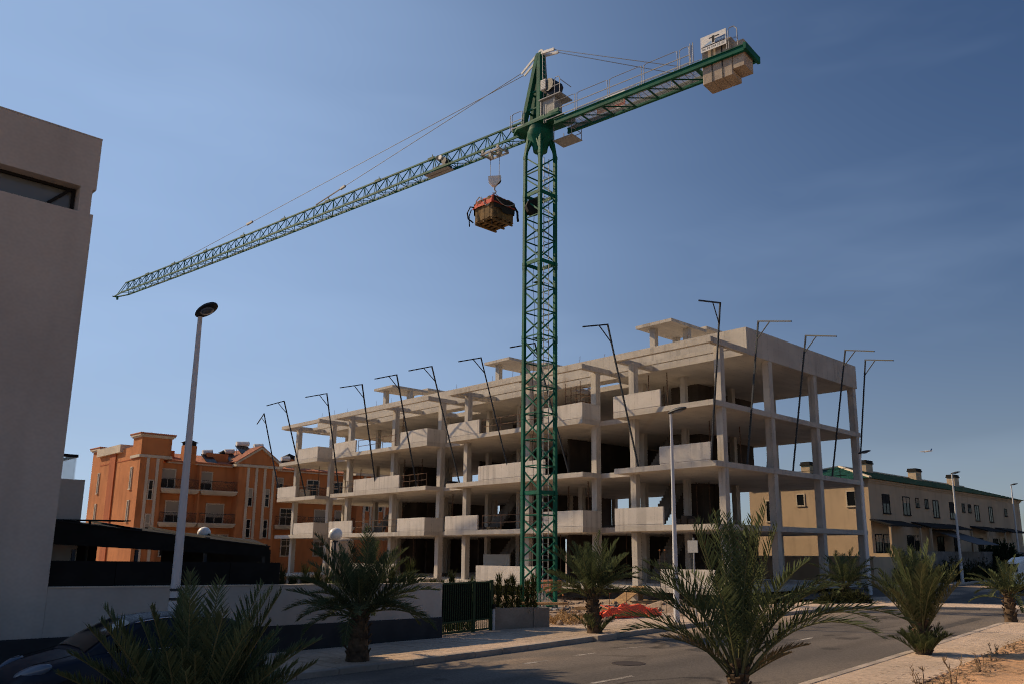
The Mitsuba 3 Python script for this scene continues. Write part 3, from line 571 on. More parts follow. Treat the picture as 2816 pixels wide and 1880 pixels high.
add(C, 'hoist_guard', cat_([tube([J(-1.85, .6, 27.8), J(-1.85, .6, 28.65), J(-1.78, .6, 28.78), J(-1.6, .6, 28.8), J(-1.5, .6, 28.7), J(-1.5, .6, 27.8)], .025, 5), bar(J(-1.85, .6, 28.3), J(-1.2, .6, 28.3), .03), bar(J(-1.85, .6, 28.6), J(-1.85, -.5, 28.6), .03)]), 'galva', 40)
add(C, 'lower_platform', cat_([jprism([(-.8, -.15), (-2.15, -.15), (-2.15, -1.15), (-.8, -1.15)], 25.42, 25.46)] + [bar(J(s, o, 25.46), J(s, o, 26.3), .035) for s in (-.85, -2.1) for o in (-.18, -1.12)] + [bar(J(-.85, -1.12, 25.9), J(-2.1, -1.12, 25.9), .03), bar(J(-2.1, -.18, 25.9), J(-2.1, -1.12, 25.9), .03)]), 'grating')
# trolley, ropes, hook block
add(C, 'trolley', cat_([bar(J(2.75, o, JB - .28), J(4.25, o, JB - .28), .06, .12) for o in (-.4, .4)] + [bar(J(s, -.45, JB - .28), J(s, .45, JB - .28), .07) for s in (2.8, 3.5, 4.2)] + [bar(J(s, o * .38, JB - .14), J(s, o * .46, JB - .14), .2, .2, 'c') for s in (2.9, 4.1) for o in (-1, 1)] + [bar(J(s, -.1, JB - .32), J(s, .1, JB - .32), .3, .3, 'c') for s in (3.13, 3.83)] + [bar(J(2.5, .2, JB - .1), J(2.5, .2, JB - .55), .05), bar(J(3.5, .3, JB - .3), J(3.5, .3, JB - .7), .04)]), 'grey_box', 30)
for s, z in ((3.13, 24.3), (3.83, 24.2)): add(C, 'hoist_rope', bar(J(s, 0, JB - .3), J(s, 0, z), .022), 'cable')
hb = [prism([(-.38, .30), (.38, .36), (.36, .05), (.05, -.30), (-.15, -.28), (-.36, -.02)], -.03, .03)]
def hookmesh():
    Xh = np.eye(4); Xh[:3, 0] = A(.711, .703, 0); Xh[:3, 1] = (0, 0, 1); Xh[:3, 2] = A(.703, -.711, 0); Xh[:3, 3] = J(3.48, 0, 24.12); return Xh
XH = hookmesh()
add(C, 'hook_block', cat_([placed(moved(hb[0], (0, 0, d)), XH) for d in (-.11, .11)]), 'white')
add(C, 'hook_sheave', cat_([placed(moved(trimesh.creation.cylinder(radius=.27, height=.12, sections=18), (x, .1, 0)), XH) for x in (-.1, .12)]), 'dark_steel', 30)
hk = [placed(tube([(.0, -.3, 0), (0, -.52, 0), (.09, -.62, 0), (.05, -.74, 0), (-.07, -.74, 0), (-.1, -.66, 0)], [.05, .045, .045, .04, .035, .02], 6), XH)]
add(C, 'hook', cat_(hk), 'galva', True)
# ---------------------------------------------------------------- the load on the hook
LD = thing('hanging_load', 'wooden crate of tools under a red sheet hanging from the crane hook', 'crane load')
lc = J(3.48, 0, 0); lx, ly = lc[0], lc[1]
pl_ = []
for i in range(7):
    for face in range(4):
        t0, t1 = -.77 + i * .22, -.77 + i * .22 + .207
        b = box(t0, t1, -.81 - .018 * (i % 2), -.77, 21.5 + .02 * (i % 2), 22.72 + .05 * (i % 3))
        pl_.append(moved(b, (0, 0, 0), face * math.pi / 2))
add(LD, 'board_side', moved(cat_(pl_), (lx, ly, 0)), 'load_wood')
add(LD, 'core', box(lx - .76, lx + .76, ly - .76, ly + .76, 21.52, 22.7), 'tarp_dark')
for y in (-.7, -.35, 0, .35, .7): beam(LD, 'pallet_board', (lx - .84, ly + y, 21.47), (lx + .84, ly + y, 21.47), .16, .05, 'load_wood')
for x in (-.7, 0, .7): beam(LD, 'pallet_runner', (lx + x, ly - .82, 21.38), (lx + x, ly + .82, 21.38), .1, .1, 'load_wood')
g = np.linspace(-.87, .87, 17); gx, gy = np.meshgrid(g, g, indexing='ij')
rr = np.maximum(np.abs(gx), np.abs(gy)); gx = np.where(rr > .8, gx * 1.06, gx); gy = np.where(rr > .8, gy * 1.06, gy); zz = 23.15 - .40 * (rr / .87) ** 1.2 + .05 * meshkit.noise(np.stack([gx * 5, gy * 5, 0 * gx], -1)) - .46 * (rr > .8)
def gridmesh(gx, gy, zz):
    n, m = gx.shape; i, j = np.meshgrid(np.arange(n - 1), np.arange(m - 1), indexing='ij'); a = (i * m + j).ravel()
    return trimesh.Trimesh(np.c_[gx.ravel(), gy.ravel(), zz.ravel()], np.vstack([np.c_[a, a + m, a + m + 1], np.c_[a, a + m + 1, a + 1]]), process=False)
add(LD, 'red_sheet', moved(gridmesh(gx, gy, zz), (lx, ly, 0)), 'tarp_red', 50)
dk = []
for f_ in range(4):
    t = np.linspace(-.82, .82, 16); rows = [22.72, 22.5, 22.2, 21.8]
    gx2, gz2 = np.meshgrid(t, rows, indexing='ij'); off_ = -.855 - .07 * meshkit.noise(np.stack([gx2 * 6, gz2 * 5, 0 * gx2 + f_ * 3], -1))
    gz3 = gz2 + (gz2 < 22.1) * .35 * (meshkit.noise(np.stack([gx2 * 3, 0 * gx2, 0 * gx2 + f_ * 7], -1)))
    mm = gridmesh(gx2, off_, gz3)
    if f_ != 0: dk.append(moved(mm, (lx, ly, 0), f_ * math.pi / 2))
add(LD, 'dark_cover', cat_(dk), 'tarp_dark', 50)
sh = [tube([(lx + .1 + .7 * t, ly - .93 - .03 * math.sin(t * 20), 22.55 - .3 * math.sin(t * 3.1) - .1 * t + .04 * math.sin(t * 31)) for t in np.linspace(-1.1, .8, 24)], .03, 5), tube([(lx + .95, ly - .7 + 1.4 * t, 22.6 - .28 * math.sin(t * 3.1)) for t in np.linspace(0, 1, 16)], .025, 5)]
add(LD, 'grey_rope', cat_(sh), 'grey_box', True)
add(LD, 'sling', cat_([bar((lx, ly, 23.44), (lx + sx * .3, ly + sy * .3, 22.98), .03) for sx in (-1, 1) for sy in (-1, 1)]), 'galva')
for nm, pts, rr in [('hose', [(-.8, -.85, 22.45), (-.98, -1.02, 22.5), (-1.1, -1.14, 22.1), (-1.06, -1.1, 21.75), (-.84, -.88, 21.5)], .045), ('hose', [(-.9, -1.0, 22.3), (-1.0, -1.08, 21.9), (-.98, -1.05, 21.25)], .035), ('hose', [(.86, .84, 22.5), (.98, .95, 22.2), (1.0, 1.0, 21.6)], .07), ('loose_end', [(.5, -.6, 21.4), (.51, -.6, 21.25), (.5, -.6, 21.1)], .035)]:
    add(LD, nm, tube([(lx + q[0], ly + q[1], q[2]) for q in pts], rr, 6), 'black', True)

# ---------------------------------------------------------------- white modern house and garden wall on the left
W = thing('white_house', 'tall white rendered modern house in shade at the left edge', 'house')
XW, YC = -19.7, 5.25
add(W, 'wall', box(XW - 11, XW, -12, YC, -.3, 10.02), 'white_wall')
add(W, 'window_band_wall', cat_([box(XW - 11, XW - .55, -12, YC - .35, 10.02, 10.62), box(XW - .55, XW, YC - .32, YC - .07, 10.02, 10.62), box(XW - .55, XW, -12, -2, 10.02, 10.62)]), 'white_wall')
add(W, 'upper_wall', box(XW - 11, XW + .002, -12, YC + .004, 10.62, 11.86), 'white_wall')
wn = key(W, 'window'); scene[wn] = mikit.ply(cat_([box(XW - .36, XW - .3, -2, YC - .34, 10.56, 10.62), box(XW - .36, XW - .3, YC - .40, YC - .34, 10.02, 10.56), bar((XW - .33, YC - .45, 10.58), (XW - .33, YC - .95, 10.04), .06)]), 'm_black')
add(wn, 'pane', box(XW - .42, XW - .40, -2, YC - .34, 10.03, 10.60), 'sky_glass')
add(W, 'coping', box(XW - 11, XW + .008, -12, YC + .012, 11.864, 11.89), 'white_wall')
add(W, 'wing_wall', box(XW - 10, XW - 3.2, YC + .01, 6.65, -.3, 4.31), 'white_wall')
bl = key(W, 'terrace_balustrade'); scene[bl] = mikit.ply(box(XW - 9.5, XW - 3.22, 6.38, 6.44, 4.86, 4.93), 'm_black')
add(bl, 'glass_panel', box(XW - 9.5, XW - 3.25, 6.40, 6.42, 4.312, 4.86), 'glass'); add(bl, 'glass_panel', box(XW - 3.27, XW - 3.25, YC + .05, 6.38, 4.312, 4.86), 'glass'); add(bl, 'end_rail', box(XW - 3.3, XW - 3.22, YC + .02, 6.37, 4.86, 4.93), 'black')
GW = thing('garden_wall', 'white garden wall with dark grey base facing the pavement', 'wall')
def wallpart(y0, y1, z0a, z0b, z1a, z1b, x0, x1):
    return hexa([(x0, y0, z0a), (x1, y0, z0a), (x1, y1, z0b), (x0, y1, z0b), (x0, y0, z1a), (x1, y0, z1a), (x1, y1, z1b), (x0, y1, z1b)])
add(GW, 'white_face', wallpart(YC + .006, 15.6, .5, .4, 1.80, 1.64, XW - .25, XW - .012), 'white_wall')
add(GW, 'grey_base', wallpart(-12, 15.612, -.2, -.2, 1.0, .70, XW - .2, XW + .022), 'wall_base')
add(GW, 'coping', wallpart(YC + .006, 15.62, 1.802, 1.642, 1.83, 1.67, XW - .27, XW + .006), 'cream')
SC = thing('screen_fence', 'black windbreak screen standing on top of the white garden wall', 'fence')
for i in range(4): add(SC, 'net_panel', wallpart(5.3 + i * 1.3, 6.58 + i * 1.3, 1.80 - i * .021, 1.80 - i * .021 - .02, 2.36 - i * .02, 2.34 - i * .02, XW - .2, XW - .17), 'black_net')
for i in range(5): beam(SC, 'post', (XW - .22, 5.3 + i * 1.3, 1.6), (XW - .22, 5.3 + i * 1.3, 2.36 - i * .02), .05, .05, 'black', 'c')
CP = thing('carport', 'black netted carport roof sloping down behind the garden wall', 'carport')
def slab4(a, b, c, d, t): return hexa([(*a[:2], a[2] - t), (*b[:2], b[2] - t), (*c[:2], c[2] - t), (*d[:2], d[2] - t), a, b, c, d])
add(CP, 'roof_net', slab4((-26.5, 5.6, 3.55), (-21.5, 5.6, 3.26), (-21.5, 11.0, 2.70), (-26.5, 13.0, 2.95), .04), 'black_net')
add(CP, 'fascia', cat_([hexa([(-21.52, 5.6, 2.72), (-21.48, 5.6, 2.72), (-21.48, 11.0, 2.42), (-21.52, 11.0, 2.42), (-21.52, 5.6, 3.22), (-21.48, 5.6, 3.22), (-21.48, 11.0, 2.68), (-21.52, 11.0, 2.68)])]), 'black_net')
for y in (6.2, 7.6, 9.3, 10.9):
    beam(CP, 'post', (-21.6, y, 0), (-21.6, y, 2.6), .07, .07, 'dark_steel'); beam(CP, 'rafter', (-21.45, y, 3.27 - (y - 5.6) * .104), (-26.4, y + .3, 3.58 - (y - 5.6) * .085), .05, .05, 'black')
beam(CP, 'front_rail', (-21.45, 5.6, 3.25), (-21.45, 11.0, 2.69), .03, .03, 'black')
add(CP, 'back_net', box(-24.52, -24.5, 9.3, 12.6, .3, 2.62), 'black_net'); add(CP, 'back_net', box(-24.52, -24.5, 6.0, 7.6, .3, 2.72), 'black_net')
c2 = thing('sun_sail', 'small dark shade sail tilted above the carport beside the white house', 'shade sail')
add(c2, 'cloth', slab4((-24.2, 6.2, 3.36), (-22.2, 5.9, 3.30), (-22.2, 7.6, 3.32), (-24.0, 8.0, 3.36), .03), 'black_net'); beam(c2, 'post', (-23, 6.9, 0), (-23, 6.9, 3.32), .06, .06, 'dark_steel', 'c')
# gate
GT = thing('sliding_gate', 'dark green barred gate screened with black cloth beside the garden wall', 'gate')
ga, gb = A(-20.05, 15.72, 0), A(-20.5, 18.2, 0); gd = (gb - ga) / np.linalg.norm(gb - ga); GN = A(gd[1], -gd[0], 0)
ZU = lambda v, z: A(v[0], v[1], z)
for a, b in [(0, 1.62), (1.68, 2.52)]:
    for z in (.18, .48, 1.62): beam(GT, 'rail', ZU(ga + gd * a, z), ZU(ga + gd * b, z), .05, .05, 'green_gate')
    for t in np.arange(a + .06, b, .1): beam(GT, 'bar', ZU(ga + gd * t, .2), ZU(ga + gd * t, 1.64), .022, .022, 'green_gate')
    p0, p1 = ga + gd * (a + .03) + GN * -.03, ga + gd * (b - .03) + GN * -.03
    add(GT, 'screen_cloth', hexa([(*ZU(p0, .5)[:2], .5), (*ZU(p1, .5)[:2], .5), (*(p1 - GN * .012)[:2], .5), (*(p0 - GN * .012)[:2], .5), (*p0[:2], 1.6), (*p1[:2], 1.6), (*(p1 - GN * .012)[:2], 1.6), (*(p0 - GN * .012)[:2], 1.6)]), 'black_net')
for t in (0, 1.65, 2.55): beam(GT, 'gate_post', ZU(ga + gd * t, .1), ZU(ga + gd * t, 1.68), .09, .09, 'green_gate')
LW = thing('block_wall', 'low bare concrete wall under the conifers right of the gate', 'wall')
qa, qb = A(-20.52, 18.3, 0), A(-19.95, 20.35, 0); qd = (qb - qa) / np.linalg.norm(qb - qa); qn = A(qd[1], -qd[0], 0)
def along(a, b, d, t0, t1, w0, w1, z0, z1):
    n_ = A(d[1], -d[0], 0); p = [a + d * t0 + n_ * w1, a + d * t1 + n_ * w1, a + d * t1 + n_ * w0, a + d * t0 + n_ * w0]
    return hexa([(*q[:2], z0) for q in p] + [(*q[:2], z1) for q in p])
for i, (t0, t1) in enumerate([(0, .28), (.29, 1.5), (1.51, 2.1)]): add(LW, 'wall_segment', along(qa, qb, qd, t0, t1, -.2, (.02, 0, .03)[i], -.2, (.80, .78, .76)[i]), 'kerb')
SP = thing('white_post', 'short pale post with a black cap between gate and concrete wall', 'post')
add(SP, 'shaft', bar(ZU(qa + qn * .1, 0), ZU(qa + qn * .1, .78), .09, .09, 'c'), 'pole_paint', 30); add(SP, 'cap', bar(ZU(qa + qn * .1, .785), ZU(qa + qn * .1, .92), .12, .12, 'c'), 'black', 30)

# ---------------------------------------------------------------- orange houses behind the frame (local metres from the street corner of the gable)
O = thing('orange_house', 'orange rendered apartment house with cream trim behind the carport', 'house')
KX, KY, KS = -88.8, 30.7, 1.2
OL = lambda y: (y - 25.6) * KS + KY
OZ = lambda z: z * KS - .51
def ob(x0, x1, y0, y1, z0, z1): return box(KX + x0, KX + x1, OL(y0), OL(y1), OZ(z0), OZ(z1))
WALLS = []
def owall(name, *b, m='orange'): add(O, name, ob(*b), m)
owall('corner_bay', -15, 0, 25.6, 27.5, -1, 10.45)
owall('main_wall', -15, -1.0, 27.5, 34.3, -1, 10.2)
owall('party_wall', -1.0, 0, 30.78, 30.92, 5.0, 10.1)
owall('gable_bay', -15, .25, 34.3, 38.05, -1, 10.25)
owall('main_wall', -15, -1.0, 38.05, 47.0, -1, 10.2); owall('gable_bay', -15, .25, 47.0, 50.6, -1, 10.25); owall('main_wall', -15, -1.0, 50.6, 60, -1, 10.2)
add(O, 'tower', ob(-2.4, .02, 25.58, 28.1, 10.72, 12.2), 'orange')
add(O, 'tower', ob(-15, -12.2, 25.6, 28.0, 10.45, 11.8), 'orange')
add(O, 'parapet', ob(-12.2, -2.4, 25.6, 25.85, 10.45, 11.5), 'orange')
add(O, 'cornice', cat_([ob(-2.55, .12, 25.45, 28.2, 10.46, 10.70)]), 'cream')
for x0, x1, zz in [(-2.4, .02, 12.2), (-15, -12.2, 11.8)]:
    y0, y1 = 25.58, 28.1
    add(O, 'tower_cornice', cat_([ob(x0 - .1, x1 + .1, y0 - .1, y1 + .1, zz, zz + .12), ob(x0 - .22, x1 + .22, y0 - .22, y1 + .22, zz + .121, zz + .26)]), 'cream')
    add(O, 'tower_tiles', cat_([bar((KX + x1 + .34, OL(y), OZ(zz + .30)), (KX + x0 - .3, OL(y), OZ(zz + .34)), .2, .2, 'c') for y in np.arange(y0 - .2, y1 + .25, .17)]), 'terracotta', 30)
add(O, 'string_course', ob(-12.2, -.02, 25.56, 25.6, 10.36, 10.44), 'orange_deep')
add(O, 'gable_slot', cat_([ob(-8.8, -7.0, 25.48, 25.598, -1, 11.6)]), 'orange_deep')
add(O, 'cream_cap', ob(-12.6, -5.2, 25.3, 26.4, 11.2, 11.9), 'cream')
rb = np.random.default_rng(4)
def window(x, y0, y1, z0, z1, fr=.10, mull=True, sub=True):
    w = key(O, 'window'); ms = [ob(x, x + .08, y0 - fr, y0, z0 - fr, z1 + fr), ob(x, x + .08, y1, y1 + fr, z0 - fr, z1 + fr), ob(x, x + .08, y0, y1, z1, z1 + fr), ob(x, x + .10, y0 - fr * 1.3, y1 + fr * 1.3, z0 - fr, z0)]
    if sub: ms.append(ob(x, x + .06, y0, y1, (z0 + z1) / 2 - .035, (z0 + z1) / 2 + .035))
    scene[w] = mikit.ply(cat_(ms), 'm_cream')
    add(w, 'pane', ob(x, x + .015, y0, y1, z0, z1), 'pane')
    if z1 - z0 > .8 and rb.random() < .6: add(w, 'blind', ob(x + .05, x + .058, y0 + .01, y1 - .01, z1 - rb.uniform(.15, .75) * (z1 - z0), z1 - .01), 'blind')
    if mull: add(w, 'mullion', cat_([ob(x + .016, x + .05, (y0 + y1) / 2 - .022, (y0 + y1) / 2 + .022, z0, z1), ob(x + .016, x + .045, y0, y1, z1 - .42, z1 - .38)]), 'cream')
def gwin(x0, x1, z0, z1):
    w = key(O, 'window'); scene[w] = mikit.ply(cat_([ob(x0 - .1, x0, 25.52, 25.6, z0, z1), ob(x1, x1 + .1, 25.52, 25.6, z0, z1), ob(x0 - .1, x1 + .1, 25.52, 25.6, z1, z1 + .08), ob(x0 - .14, x1 + .14, 25.48, 25.6, z0 - .1, z0)]), 'm_cream'); add(w, 'pane', ob(x0, x1, 25.57, 25.598, z0, z1), 'curtain')
for x in (-2.25, -12.3):
    gwin(x, x + .35, 7.85, 9.65); gwin(x, x + .35, 5.1, 6.8)
def vstrip(x, y, z0, z1, w=.24): add(O, 'pilaster', ob(x, x + .07, y - w / 2, y + w / 2, z0, z1), 'cream')
for y in (26.25, 27.05): vstrip(0, y, 0, 10.44)
window(.0, 26.5, 26.8, 6.95, 8.5, .08, False); window(.0, 26.5, 26.8, 4.2, 5.62, .08, False)
def balcony(y0, y1, z, dx=0.2):
    b = key(O, 'balcony'); scene[b] = mikit.ply(cat_([ob(-1.0, dx, y0, y1, z - .25, z), ob(-1.0, dx + .08, y0 - .05, y1 + .05, z - .1, z + .02), ob(-1.0, dx - .1, y0 + .08, y1 - .08, z - .36, z - .25)]), 'm_cream')
    rl = [bar((KX + dx - .03, OL(y0 + .03), OZ(z + .85)), (KX + dx - .03, OL(y1 - .03), OZ(z + .85)), .05)] + [bar((KX + dx - .03, OL(y), OZ(z)), (KX + dx - .03, OL(y), OZ(z + .85)), .02) for y in np.arange(y0 + .05, y1, .1)]
    add(b, 'railing', cat_(rl), 'dark_steel')
for ya, yb in [(27.55, 30.75), (30.95, 34.28), (38.2, 41.4), (41.6, 46.9)]:
    balcony(ya, yb, 7.92); balcony(ya, yb, 5.02)
for y0, y1, z0, z1 in [(27.75, 28.9, 8.05, 9.62), (31.0, 32.2, 8.05, 9.58), (28.4, 29.9, 5.1, 6.85), (32.0, 33.5, 5.1, 6.75), (38.5, 39.2, 8.6, 9.5), (39.2, 40.4, 5.1, 6.6), (41.9, 43.1, 8.05, 9.5), (42.9, 44.2, 5.1, 6.6), (44.9, 46.2, 8.05, 9.5), (45.2, 46.3, 5.1, 6.6), (52, 53.2, 5.1, 6.6), (52, 53.2, 8.05, 9.5)]: window(-1.0, y0, y1, z0, z1)
for y0, y1 in [(33.2, 34.1), (28.2, 29.2), (31.4, 32.4), (39.5, 40.6), (43, 44.2)]: window(-1.0, y0, y1, 2.2, 4.0)
for g0 in (34.3, 47.0):
    for dy in (.88, 1.70, 2.54, 3.39): vstrip(.25, g0 + dy, 3.7, 10.24)
    for dy in (1.05, 2.72):
        window(.25, g0 + dy, g0 + dy + .34, 6.72, 8.28, .07, False); window(.25, g0 + dy, g0 + dy + .34, 3.85, 5.42, .07, False)
    add(O, 'bay_cornice', ob(-.5, .5, g0 - .4, g0 + 4.15, 10.26, 10.5), 'cream')
    ym = g0 + 2.0
    tri = trimesh.creation.extrude_polygon(Polygon([(OL(g0 - .3), OZ(10.5)), (OL(g0 + 4.1), OZ(10.5)), (OL(ym), OZ(12.05))]), 8.0, engine='earcut')
    v = np.array(tri.vertices); tri.vertices = np.c_[KX + .3 - v[:, 2], v[:, 0], v[:, 1]]; tri.invert() if tri.volume < 0 else None
    add(O, 'pediment', tri, 'orange')
    for s_ in (-1, 1):
        ye = g0 - .45 if s_ < 0 else g0 + 4.25
        add(O, 'pediment_verge', cat_([bar((KX + .38, OL(ye), OZ(10.52)), (KX + .38, OL(ym), OZ(12.16)), .3, .24)]), 'cream')
        rf = []
        for x in np.arange(-6.5, .6, .24): rf.append(bar((KX + x, OL(ye), OZ(10.66)), (KX + x, OL(ym), OZ(12.30)), .26, .12, 'c'))
        add(O, 'pediment_tiles', cat_(rf), 'terracotta', 30)
for ya, yb in [(28.15, 34.0), (38.4, 46.7), (51, 60)]:
    add(O, 'eaves', ob(-1.4, -.6, ya, yb, 10.2, 10.32), 'cream')
    rf = [bar((KX - .5, OL(y), OZ(10.40)), (KX - 6, OL(y), OZ(11.5)), .22, .16, 'c') for y in np.arange(ya, yb, .18)]
    add(O, 'roof_tiles', cat_(rf), 'terracotta', 30); add(O, 'roof_base', slab4((KX - 6, OL(ya), OZ(11.44)), (KX - .6, OL(ya), OZ(10.36)), (KX - .6, OL(yb), OZ(10.36)), (KX - 6, OL(yb), OZ(11.44)), .1), 'orange')
add(O, 'roof_wall', ob(-3.2, -2.0, 32.0, 34.0, 10.4, 11.5), 'orange'); add(O, 'roof_wall', ob(-4.0, -2.5, 28.3, 29.2, 10.4, 11.45), 'orange')
def chimney(x, y, z0, z1, w=1.0):
    c_ = key(O, 'chimney'); scene[c_] = mikit.ply(ob(x - w, x, y, y + w * 1.05, z0, z1), 'm_orange')
    add(c_, 'cowl', ob(x - w + .05, x - .05, y + .05, y + w, z1, z1 + .28), 'black'); py = [(KX + x - w / 2, OL(y + w / 2), OZ(z1 + .62))]
    add(c_, 'cap', cat_([trimesh.Trimesh(np.array([(KX + x - w - .1, OL(y - .1), OZ(z1 + .28)), (KX + x + .1, OL(y - .1), OZ(z1 + .28)), (KX + x + .1, OL(y + w * 1.05 + .1), OZ(z1 + .28)), (KX + x - w - .1, OL(y + w * 1.05 + .1), OZ(z1 + .28)), *py]), np.array([(0, 1, 4), (1, 2, 4), (2, 3, 4), (3, 0, 4), (0, 2, 1), (0, 3, 2)]), process=False)]), 'awning_dark')
chimney(-.4, 29.4, 10.2, 11.85); chimney(-3.5, 33.9, 10.6, 11.5, .8); chimney(-3.5, 40.6, 10.6, 11.7, .9); chimney(-3.5, 42.3, 10.6, 11.9, .7)
for y in (31.6, 35.4, 36.4, 34.2):
    pass
def solar(y, x, z, label, L=1.1):
    s_ = thing('solar_water_heater', label, 'solar heater', 'solar water heaters on the orange roof')
    a = A(KX + x, OL(y), OZ(z)); add(s_, 'tank', bar(a, a + A(.1, L * 1.25, .1), .55, .55, 'c'), 'white', 30); add(s_, 'tank_end', bar(a + A(.1, L * 1.25, .1), a + A(.104, L * 1.3, .104), .56, .56, 'c'), 'ink', 30)
    add(s_, 'collector', slab4(tuple(a + A(.1, -.2, -.2)), tuple(a + A(1.9, -.2, -1.25)), tuple(a + A(1.9, L * 1.2, -1.25)), tuple(a + A(.1, L * 1.2, -.2)), .09), 'pane')
    for d in (.1, 1.1): beam(s_, 'stand_leg', a + A(.0, d, -.1), a + A(-.1, d, -1.6), .06, .06, 'galva'); beam(s_, 'stand_leg', a + A(1.8, d, -1.2), a + A(1.7, d, -1.7), .06, .06, 'galva')
solar(31.75, -2.6, 11.55, 'solar water tank on the orange roof right of the big chimney', .8)
solar(35.3, -3.6, 12.75, 'highest solar water tank, in the middle of the orange roof')
solar(36.6, -2.4, 12.55, 'solar water tank with dark end beside the pediment ridge', .8)
solar(34.2, -3.6, 11.9, 'half hidden solar water tank left of the highest one', .8)
solar(39.8, -3.0, 11.6, 'solar water tank right of the pediment near the concrete frame', .8)

# ---------------------------------------------------------------- beige terraced houses on the right
G = thing('beige_terrace', 'beige terraced houses with green tiled roof and dark windows on the right', 'house')
BX, BY = -29.9, 68.9
def gb(x0, x1, y0, y1, z0, z1): return box(BX + x0, BX + x1, y0, y1, z0, z1)
add(G, 'wall', gb(-11.4, 0, BY, 111, -.5, 8.55), 'beige')
add(G, 'cornice', cat_([gb(-11.6, .22, BY - .22, 111.2, 8.56, 8.72), gb(-11.5, .1, BY - .1, 111.1, 8.42, 8.559)]), 'beige')
ez, rx, rz = 8.74, -4.6, 10.35
e0, e1, f0, f1 = BX + .45, BX - 12, BY - .45, 111.4
rp = [(e0, f0, ez), (e0, f1, ez), (e1, f1, ez), (e1, f0, ez), (BX + rx, f0 + 5.0, rz), (BX + rx, f1 - 5, rz)]
def course(pa, pb, pc, pd, n):
    "a roof plane in overlapping courses from eaves pa-pb up to ridge pd-pc"
    pa, pb, pc, pd = map(lambda q: A(*q), (pa, pb, pc, pd)); out = []; nrm = np.cross(pb - pa, pd - pa); nrm /= np.linalg.norm(nrm)
    if nrm[2] < 0: nrm = -nrm
    for i in range(n):
        t0, t1 = i / n, (i + 1.12) / n
        a, b, c_, d = pa + (pd - pa) * t0, pb + (pc - pb) * t0, pb + (pc - pb) * min(t1, 1), pa + (pd - pa) * min(t1, 1)
        out.append(hexa([tuple(q) for q in (a - nrm * .02, b - nrm * .02, c_ - nrm * .06, d - nrm * .06, a + nrm * .05, b + nrm * .05, c_, d)]))
    return cat_(out)
add(G, 'roof', cat_([course(rp[0], rp[1], rp[5], rp[4], 16), course(rp[3], rp[0], rp[4], rp[4], 16), course(rp[2], rp[3], rp[4], rp[5], 10), course(rp[1], rp[2], rp[5], rp[5], 8)]), 'green_tile')
add(G, 'hip_ridge', cat_([bar(A(*rp[0]) + A(0, 0, .06), A(*rp[4]) + A(0, 0, .06), .22, .12), bar(A(*rp[3]) + A(0, 0, .06), A(*rp[4]) + A(0, 0, .06), .22, .12), bar(A(*rp[4]) + A(0, 0, .05), A(*rp[5]) + A(0, 0, .05), .22, .12)]), 'cream')
def gchim(x, y, z0, z1):
    c_ = key(G, 'chimney'); scene[c_] = mikit.ply(box(x - .42, x + .42, y - .75, y + .75, z0, z1), 'm_beige'); add(c_, 'cap', cat_([box(x - .5, x + .5, y - .85, y + .85, z1 + .002, z1 + .14), box(x - .45, x + .45, y - .8, y + .8, z1 + .141, z1 + .34)]), 'awning_dark')
gchim(-34, 78.0, 9.9, 10.9); gchim(-34, 90.2, 9.9, 11.0); gchim(-34, 101.5, 9.9, 11.1); gchim(-36.6, 71.8, 9.5, 10.45)
def gw_(y0, y1, z0, z1, name='window'):
    w = key(G, name); scene[w] = mikit.ply(cat_([box(BX, BX + .06, y0 - .08, y0, z0 - .08, z1 + .08), box(BX, BX + .06, y1, y1 + .08, z0 - .08, z1 + .08), box(BX, BX + .06, y0, y1, z1, z1 + .08), box(BX, BX + .12, y0 - .1, y1 + .1, z0 - .1, z0), box(BX, BX + .05, (y0 + y1) / 2 - .03, (y0 + y1) / 2 + .03, z0, z1)]), 'm_awning_dark')
    add(w, 'pane', box(BX, BX + .02, y0, y1, z0, z1), 'pane')
    if rb.random() < .5: add(w, 'blind', box(BX + .021, BX + .03, y0, y1, z1 - rb.uniform(.2, .8) * (z1 - z0), z1 - .003), 'awning_dark' if rb.random() < .5 else 'beige')
for y0, y1 in [(71.6, 72.95), (76.0, 77.4), (83.2, 84.5), (87.6, 88.9), (95.0, 96.2), (99.5, 100.6)]: gw_(y0, y1, 5.95, 7.5)
for y0, y1 in [(81.2, 81.85), (93.0, 93.7), (105.0, 105.7), (79.0, 79.6), (91.2, 91.8)]: gw_(y0, y1, 6.75, 7.5)
for y0, y1 in [(69.6, 70.75), (71.2, 72.4), (76.3, 77.6), (78.0, 79.3), (83.5, 85), (88, 89.4), (95, 96.5), (100, 101.4)]: gw_(y0, y1, 2.55, 4.05, 'terrace_door')
for x0, x1, z0, z1 in [(-6.55, -5.9, 6.72, 7.64), (-1.9, -1.2, 6.5, 7.68), (-9.65, -8.9, 5.4, 7.2)]:
    w = key(G, 'window'); scene[w] = mikit.ply(cat_([gb(x0 - .1, x0, BY - .06, BY, z0 - .1, z1 + .1), gb(x1, x1 + .1, BY - .06, BY, z0 - .1, z1 + .1), gb(x0, x1, BY - .06, BY, z1, z1 + .1), gb(x0 - .12, x1 + .12, BY - .1, BY, z0 - .12, z0)]), 'm_cream'); add(w, 'pane', gb(x0, x1, BY - .015, BY, z0, z1), 'pane')
add(G, 'terrace', gb(.001, 2.2, BY - .2, 110, -.5, 2.54), 'beige'); add(G, 'terrace_wall', gb(2.2, 2.4, BY - .4, 110, -.5, 2.7), 'concrete_dark')
